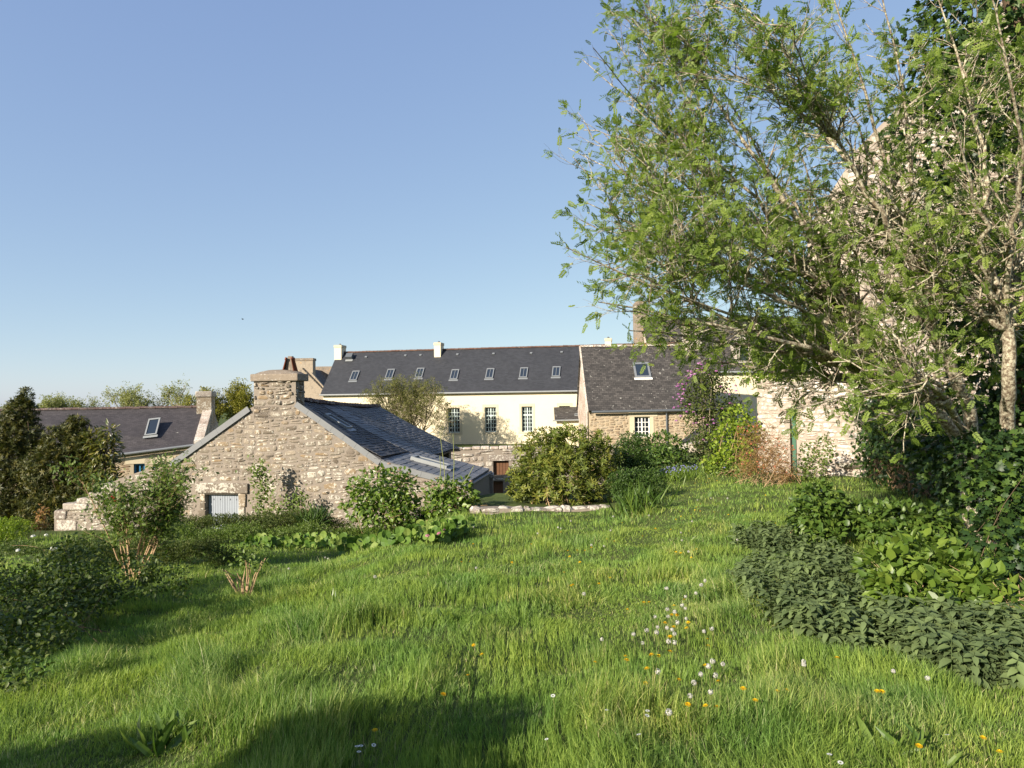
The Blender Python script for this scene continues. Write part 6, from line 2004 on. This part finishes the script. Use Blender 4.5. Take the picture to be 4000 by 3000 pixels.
# ================================================================== flowers in the lawn
def build_flowers():
    r = np.random.default_rng(301)
    def seedhead(seed):
        q = np.random.default_rng(seed); V, F = [], []
        for i in range(80):                     # each seed: thin ray with a little star at its end
            d = q.normal(size=3); d /= np.linalg.norm(d)
            x = np.cross(d, q.normal(size=3)); x /= np.linalg.norm(x); y = np.cross(d, x)
            k = len(V)
            for a, b in ((-1, -.3), (.2, -1), (1, .3), (-.2, 1)): V.append(d * .92 + (x * a + y * b) * .23 + d * q.uniform(-.06, .08))
            F.append((k, k + 1, k + 2, k + 3))
        for i in range(10):
            a, b = i * .628, (i + 1) * .628
            k = len(V); V += [(math.cos(a) * .18, math.sin(a) * .18, -.05), (math.cos(b) * .18, math.sin(b) * .18, -.05), (0, 0, .2)]; F.append((k, k + 1, k + 2))
        return Proto(V, F)
    def yellow(seed):
        q = random.Random(seed); V, F = [], []
        for ring, (n, L, el) in enumerate(((20, 1.0, .12), (16, .75, .45), (10, .45, .9))):
            for i in range(n):
                a = 6.283 * (i + q.random() * .5) / n
                e = el + q.uniform(-.12, .12)
                dx, dy = math.cos(a), math.sin(a); k = len(V)
                w = .13
                V += [(0, 0, ring * .05), (dx * L * math.cos(e) - dy * w, dy * L * math.cos(e) + dx * w, L * math.sin(e) + ring * .05), (dx * L * math.cos(e) + dy * w, dy * L * math.cos(e) - dx * w, L * math.sin(e) + ring * .05)]
                F.append((k, k + 2, k + 1))
        return Proto(V, F)
    def daisy(seed):
        V, F = [], []
        for i in range(14):
            a = 6.283 * i / 14; dx, dy = math.cos(a), math.sin(a); k = len(V)
            V += [(dx * .25, dy * .25, .05), (dx * .7 - dy * .17, dy * .7 + dx * .17, .1), (dx, dy, .08), (dx * .7 + dy * .17, dy * .7 - dx * .17, .1)]
            F.append((k, k + 3, k + 2, k + 1))
        return Proto(V, F)
    SEED = [seedhead(1), seedhead(2)]; YEL = [yellow(1), yellow(2)]; DAI = [daisy(1)]
    stem_me = {}
    def stalk(h):
        k = round(h, 2)
        if k not in stem_me:
            v, f = tubevf([(0, 0, 0), (.012, .004, k * .5), (0, 0, k)], [.0022, .0019, .0016], 5, False)
            me = bpy.data.meshes.new('stalk'); me.from_pydata([tuple(x) for x in v], [], f); me.materials.append(M['flower_stalk']); stem_me[k] = me
        return stem_me[k]
    def flower(name, head, hm, label, cat, group, px, py, size, h, hname):
        """head seen at (px,py), standing h above the ground"""
        base = gp(px, py, h)
        e = empty(name, base, label, cat, group)
        s = bpy.data.objects.new('stalk', stalk(h)); COL.objects.link(s); s.parent = e
        o = bpy.data.objects.new(hname, head[int(r.integers(len(head)))].mesh(hname, hm)); COL.objects.link(o); o.parent = e
        k = size * r.uniform(.85, 1.15)
        o.matrix_basis = Matrix.Translation((0, 0, round(h, 2))) @ Matrix.Rotation(r.uniform(0, 6), 4, 'Z') @ Matrix.Rotation(r.uniform(-.4, .4), 4, 'X') @ Matrix.Diagonal((k, k, k, 1))
    def c2(x, y): return (2200 + x / 2.212, 2200 + y / 2.212)
    clocks = [c2(*p) for p in ((1225, 153), (1186, 190), (898, 216), (1147, 257), (1057, 290), (1028, 361), (899, 398), (1056, 396), (964, 420), (906, 466), (794, 465), (1064, 482), (986, 511), (815, 550), (897, 556), (722, 586), (808, 601), (941, 580), (961, 616), (607, 610), (1217, 594), (1284, 570), (687, 690), (911, 676), (963, 685), (335, 658), (818, 937), (1188, 962), (1316, 971), (1291, 852), (1380, 875), (1254, 901), (2078, 858), (1273, 1131), (1097, 1145), (912, 1295), (1910, 35), (1130, 1040), (180, 270))]
    clocks += [(1270, 2177), (1281, 2183), (1128, 2222), (1465, 2253), (1860, 2217), (1850, 2060), (2100, 2085), (2180, 2060), (2190, 2065), (2230, 2035), (2310, 2130), (2360, 2134), (2385, 2072), (2395, 2018), (2535, 2015), (2660, 2080), (2725, 1956), (2777, 1949), (2842, 1950), (2703, 2036), (2664, 2110), (2690, 2156), (2755, 2270), (2740, 2285), (3140, 2595), (3490, 2628), (3623, 2650), (1545, 2000), (2600, 2300), (2880, 2110)]
    for i, (px, py) in enumerate(clocks):
        flower('dandelion_clock', SEED, M['seed_white'], 'white dandelion clock on a thin stalk in the lawn', 'dandelion', 'dandelion clocks in the lawn', px, py, .0165, float(np.clip(r.uniform(.14, .25), .1, .4)), 'seed_head')
    ys = [c2(*p) for p in ((696, 345), (741, 342), (554, 400), (958, 369), (1045, 318), (937, 449), (983, 450), (880, 520), (1080, 515), (955, 562), (1066, 567), (923, 632), (1247, 663), (1253, 714), (923, 764), (537, 805), (548, 837), (274, 858), (723, 910), (709, 1048), (1000, 1005), (1555, 1085), (1850, 1117), (1932, 1101), (1230, 1240), (1077, 1230), (1330, 1248), (1340, 1032), (1145, 1043), (405, 130), (8, 86), (1812, 40), (1990, 62), (82, 192), (1228, 890), (1660, 1190), (763, 796), (824, 798))]
    ys += [(1848, 2125), (1835, 2195), (1803, 2197), (1850, 2525), (1882, 2557), (1827, 2640), (1732, 2717), (1465, 2860), (2000, 2197), (2075, 2125), (2190, 2080), (2218, 2150), (2255, 2150), (2285, 2150), (2310, 2140), (2205, 2190), (2225, 2175), (2265, 2195), (2340, 2280), (2230, 2290), (2370, 2108), (2400, 2115), (2430, 2045), (2510, 2094), (2560, 2065), (2640, 1990), (2655, 2000), (2700, 2010), (2715, 1995), (2720, 1985), (2730, 1978), (2735, 1998), (2660, 2020), (2700, 2025), (2640, 2030), (2680, 1990), (2790, 2000), (2735, 1970), (2620, 2070), (2690, 2075), (2720, 2145), (2710, 2150), (2640, 2155), (2660, 2160), (2700, 2180), (2740, 1895), (2760, 1885), (2800, 1880), (2715, 1888), (2770, 1870), (2830, 1890), (3270, 2572), (3427, 2702), (3445, 2705), (3840, 2885), (3905, 2940), (3590, 2916), (3010, 2035), (3000, 2045), (3030, 2045), (2950, 2000), (2940, 2030), (2845, 2010), (2885, 1925), (2990, 1935)]
    for px, py in ys:
        flower('dandelion', YEL, M['yellow_flower'], 'yellow dandelion flower open in the lawn', 'dandelion', 'yellow dandelions in the lawn', px, py, .017, float(r.uniform(.10, .18)), 'flower_head')
    for px, py in ((2529, 2778), (2528, 2797), (2495, 2874), (2135, 2890), (2370, 2780), (3240, 2945), (3283, 2980), (1395, 2925), (1410, 2915), (1460, 2915), (1402, 2935), (3700, 2868), (3240, 2960), (2160, 2720)):
        flower('daisy', DAI, M['white_flower'], 'small white daisy low in the grass', 'daisy', 'daisies in the lawn', px, py, .013, float(r.uniform(.12, .2)), 'flower_head')
build_flowers()

# ================================================================== broad-leaved weeds standing in the grass
def build_weeds():
    r = np.random.default_rng(401)
    blade = leaf_shape(.20, .25, .03, (0, .3, .7, 1), (.35, 1, .8, 0))
    for px, py, n, s, lab in ((1325, 2385, 26, .20, 'dock plant with upright leaves in the middle of the lawn'), (650, 2915, 24, .20, 'dock clump in the sunny grass at lower left'), (1740, 2440, 12, .14, 'small dock tuft left of the dandelion drift'), (2480, 2770, 12, .16, 'plantain leaves below the dandelion drift'), (3600, 2960, 14, .17, 'broad leaves in the grass at lower right'), (2660, 2130, 16, .16, 'dark leaved weed beside the trodden path'), (2740, 2360, 16, .13, 'dark weed tuft beside the dandelion clocks'), (3900, 2660, 40, .10, 'yellow green weed at the right edge under the nettles')):
        b = gp(px, py)
        t = empty('broad_leaved_weed', b, lab, 'weed')
        p = np.array(tuple(b)) + r.normal(size=(n, 3)) * np.array([.07, .07, .0]); p[:, 2] = gz(p[:, 0], p[:, 1])
        d = r.normal(size=(n, 3)) * .55; d[:, 2] = .8
        foliage(t, [blade], p, frames(d, r.normal(size=(n, 3)) + np.array([-.2, -.6, .3]), s * r.uniform(.7, 1.3, n)), np.zeros(n, int), M['hydrangea_leaf'] if s < .12 else M['hydrangea_dark'], n)
build_weeds()

# ================================================================== a bird far up
def build_bird():
    c = P(948, 1247, 42)
    v = [(-.09, 0, 0), (-.02, .02, .015), (.09, .0, .0), (-.02, -.02, .015), (0, 0, -.025), (-.02, .15, .05), (.03, .14, .05), (-.02, -.15, .04), (.03, -.14, .04), (.03, .02, .01), (.03, -.02, .01)]
    f = [(0, 1, 9, 2), (0, 2, 10, 3), (1, 3, 10, 9), (0, 4, 1), (1, 4, 9), (9, 4, 2), (2, 4, 10), (10, 4, 3), (3, 4, 0), (1, 5, 6, 9), (3, 10, 8, 7)]
    o = raw('bird', [tuple(Vector(p) + c) for p in v], f, M['dark_gap'])
    tag(o, 'small dark bird flying high above the cottage', 'bird')
build_bird()
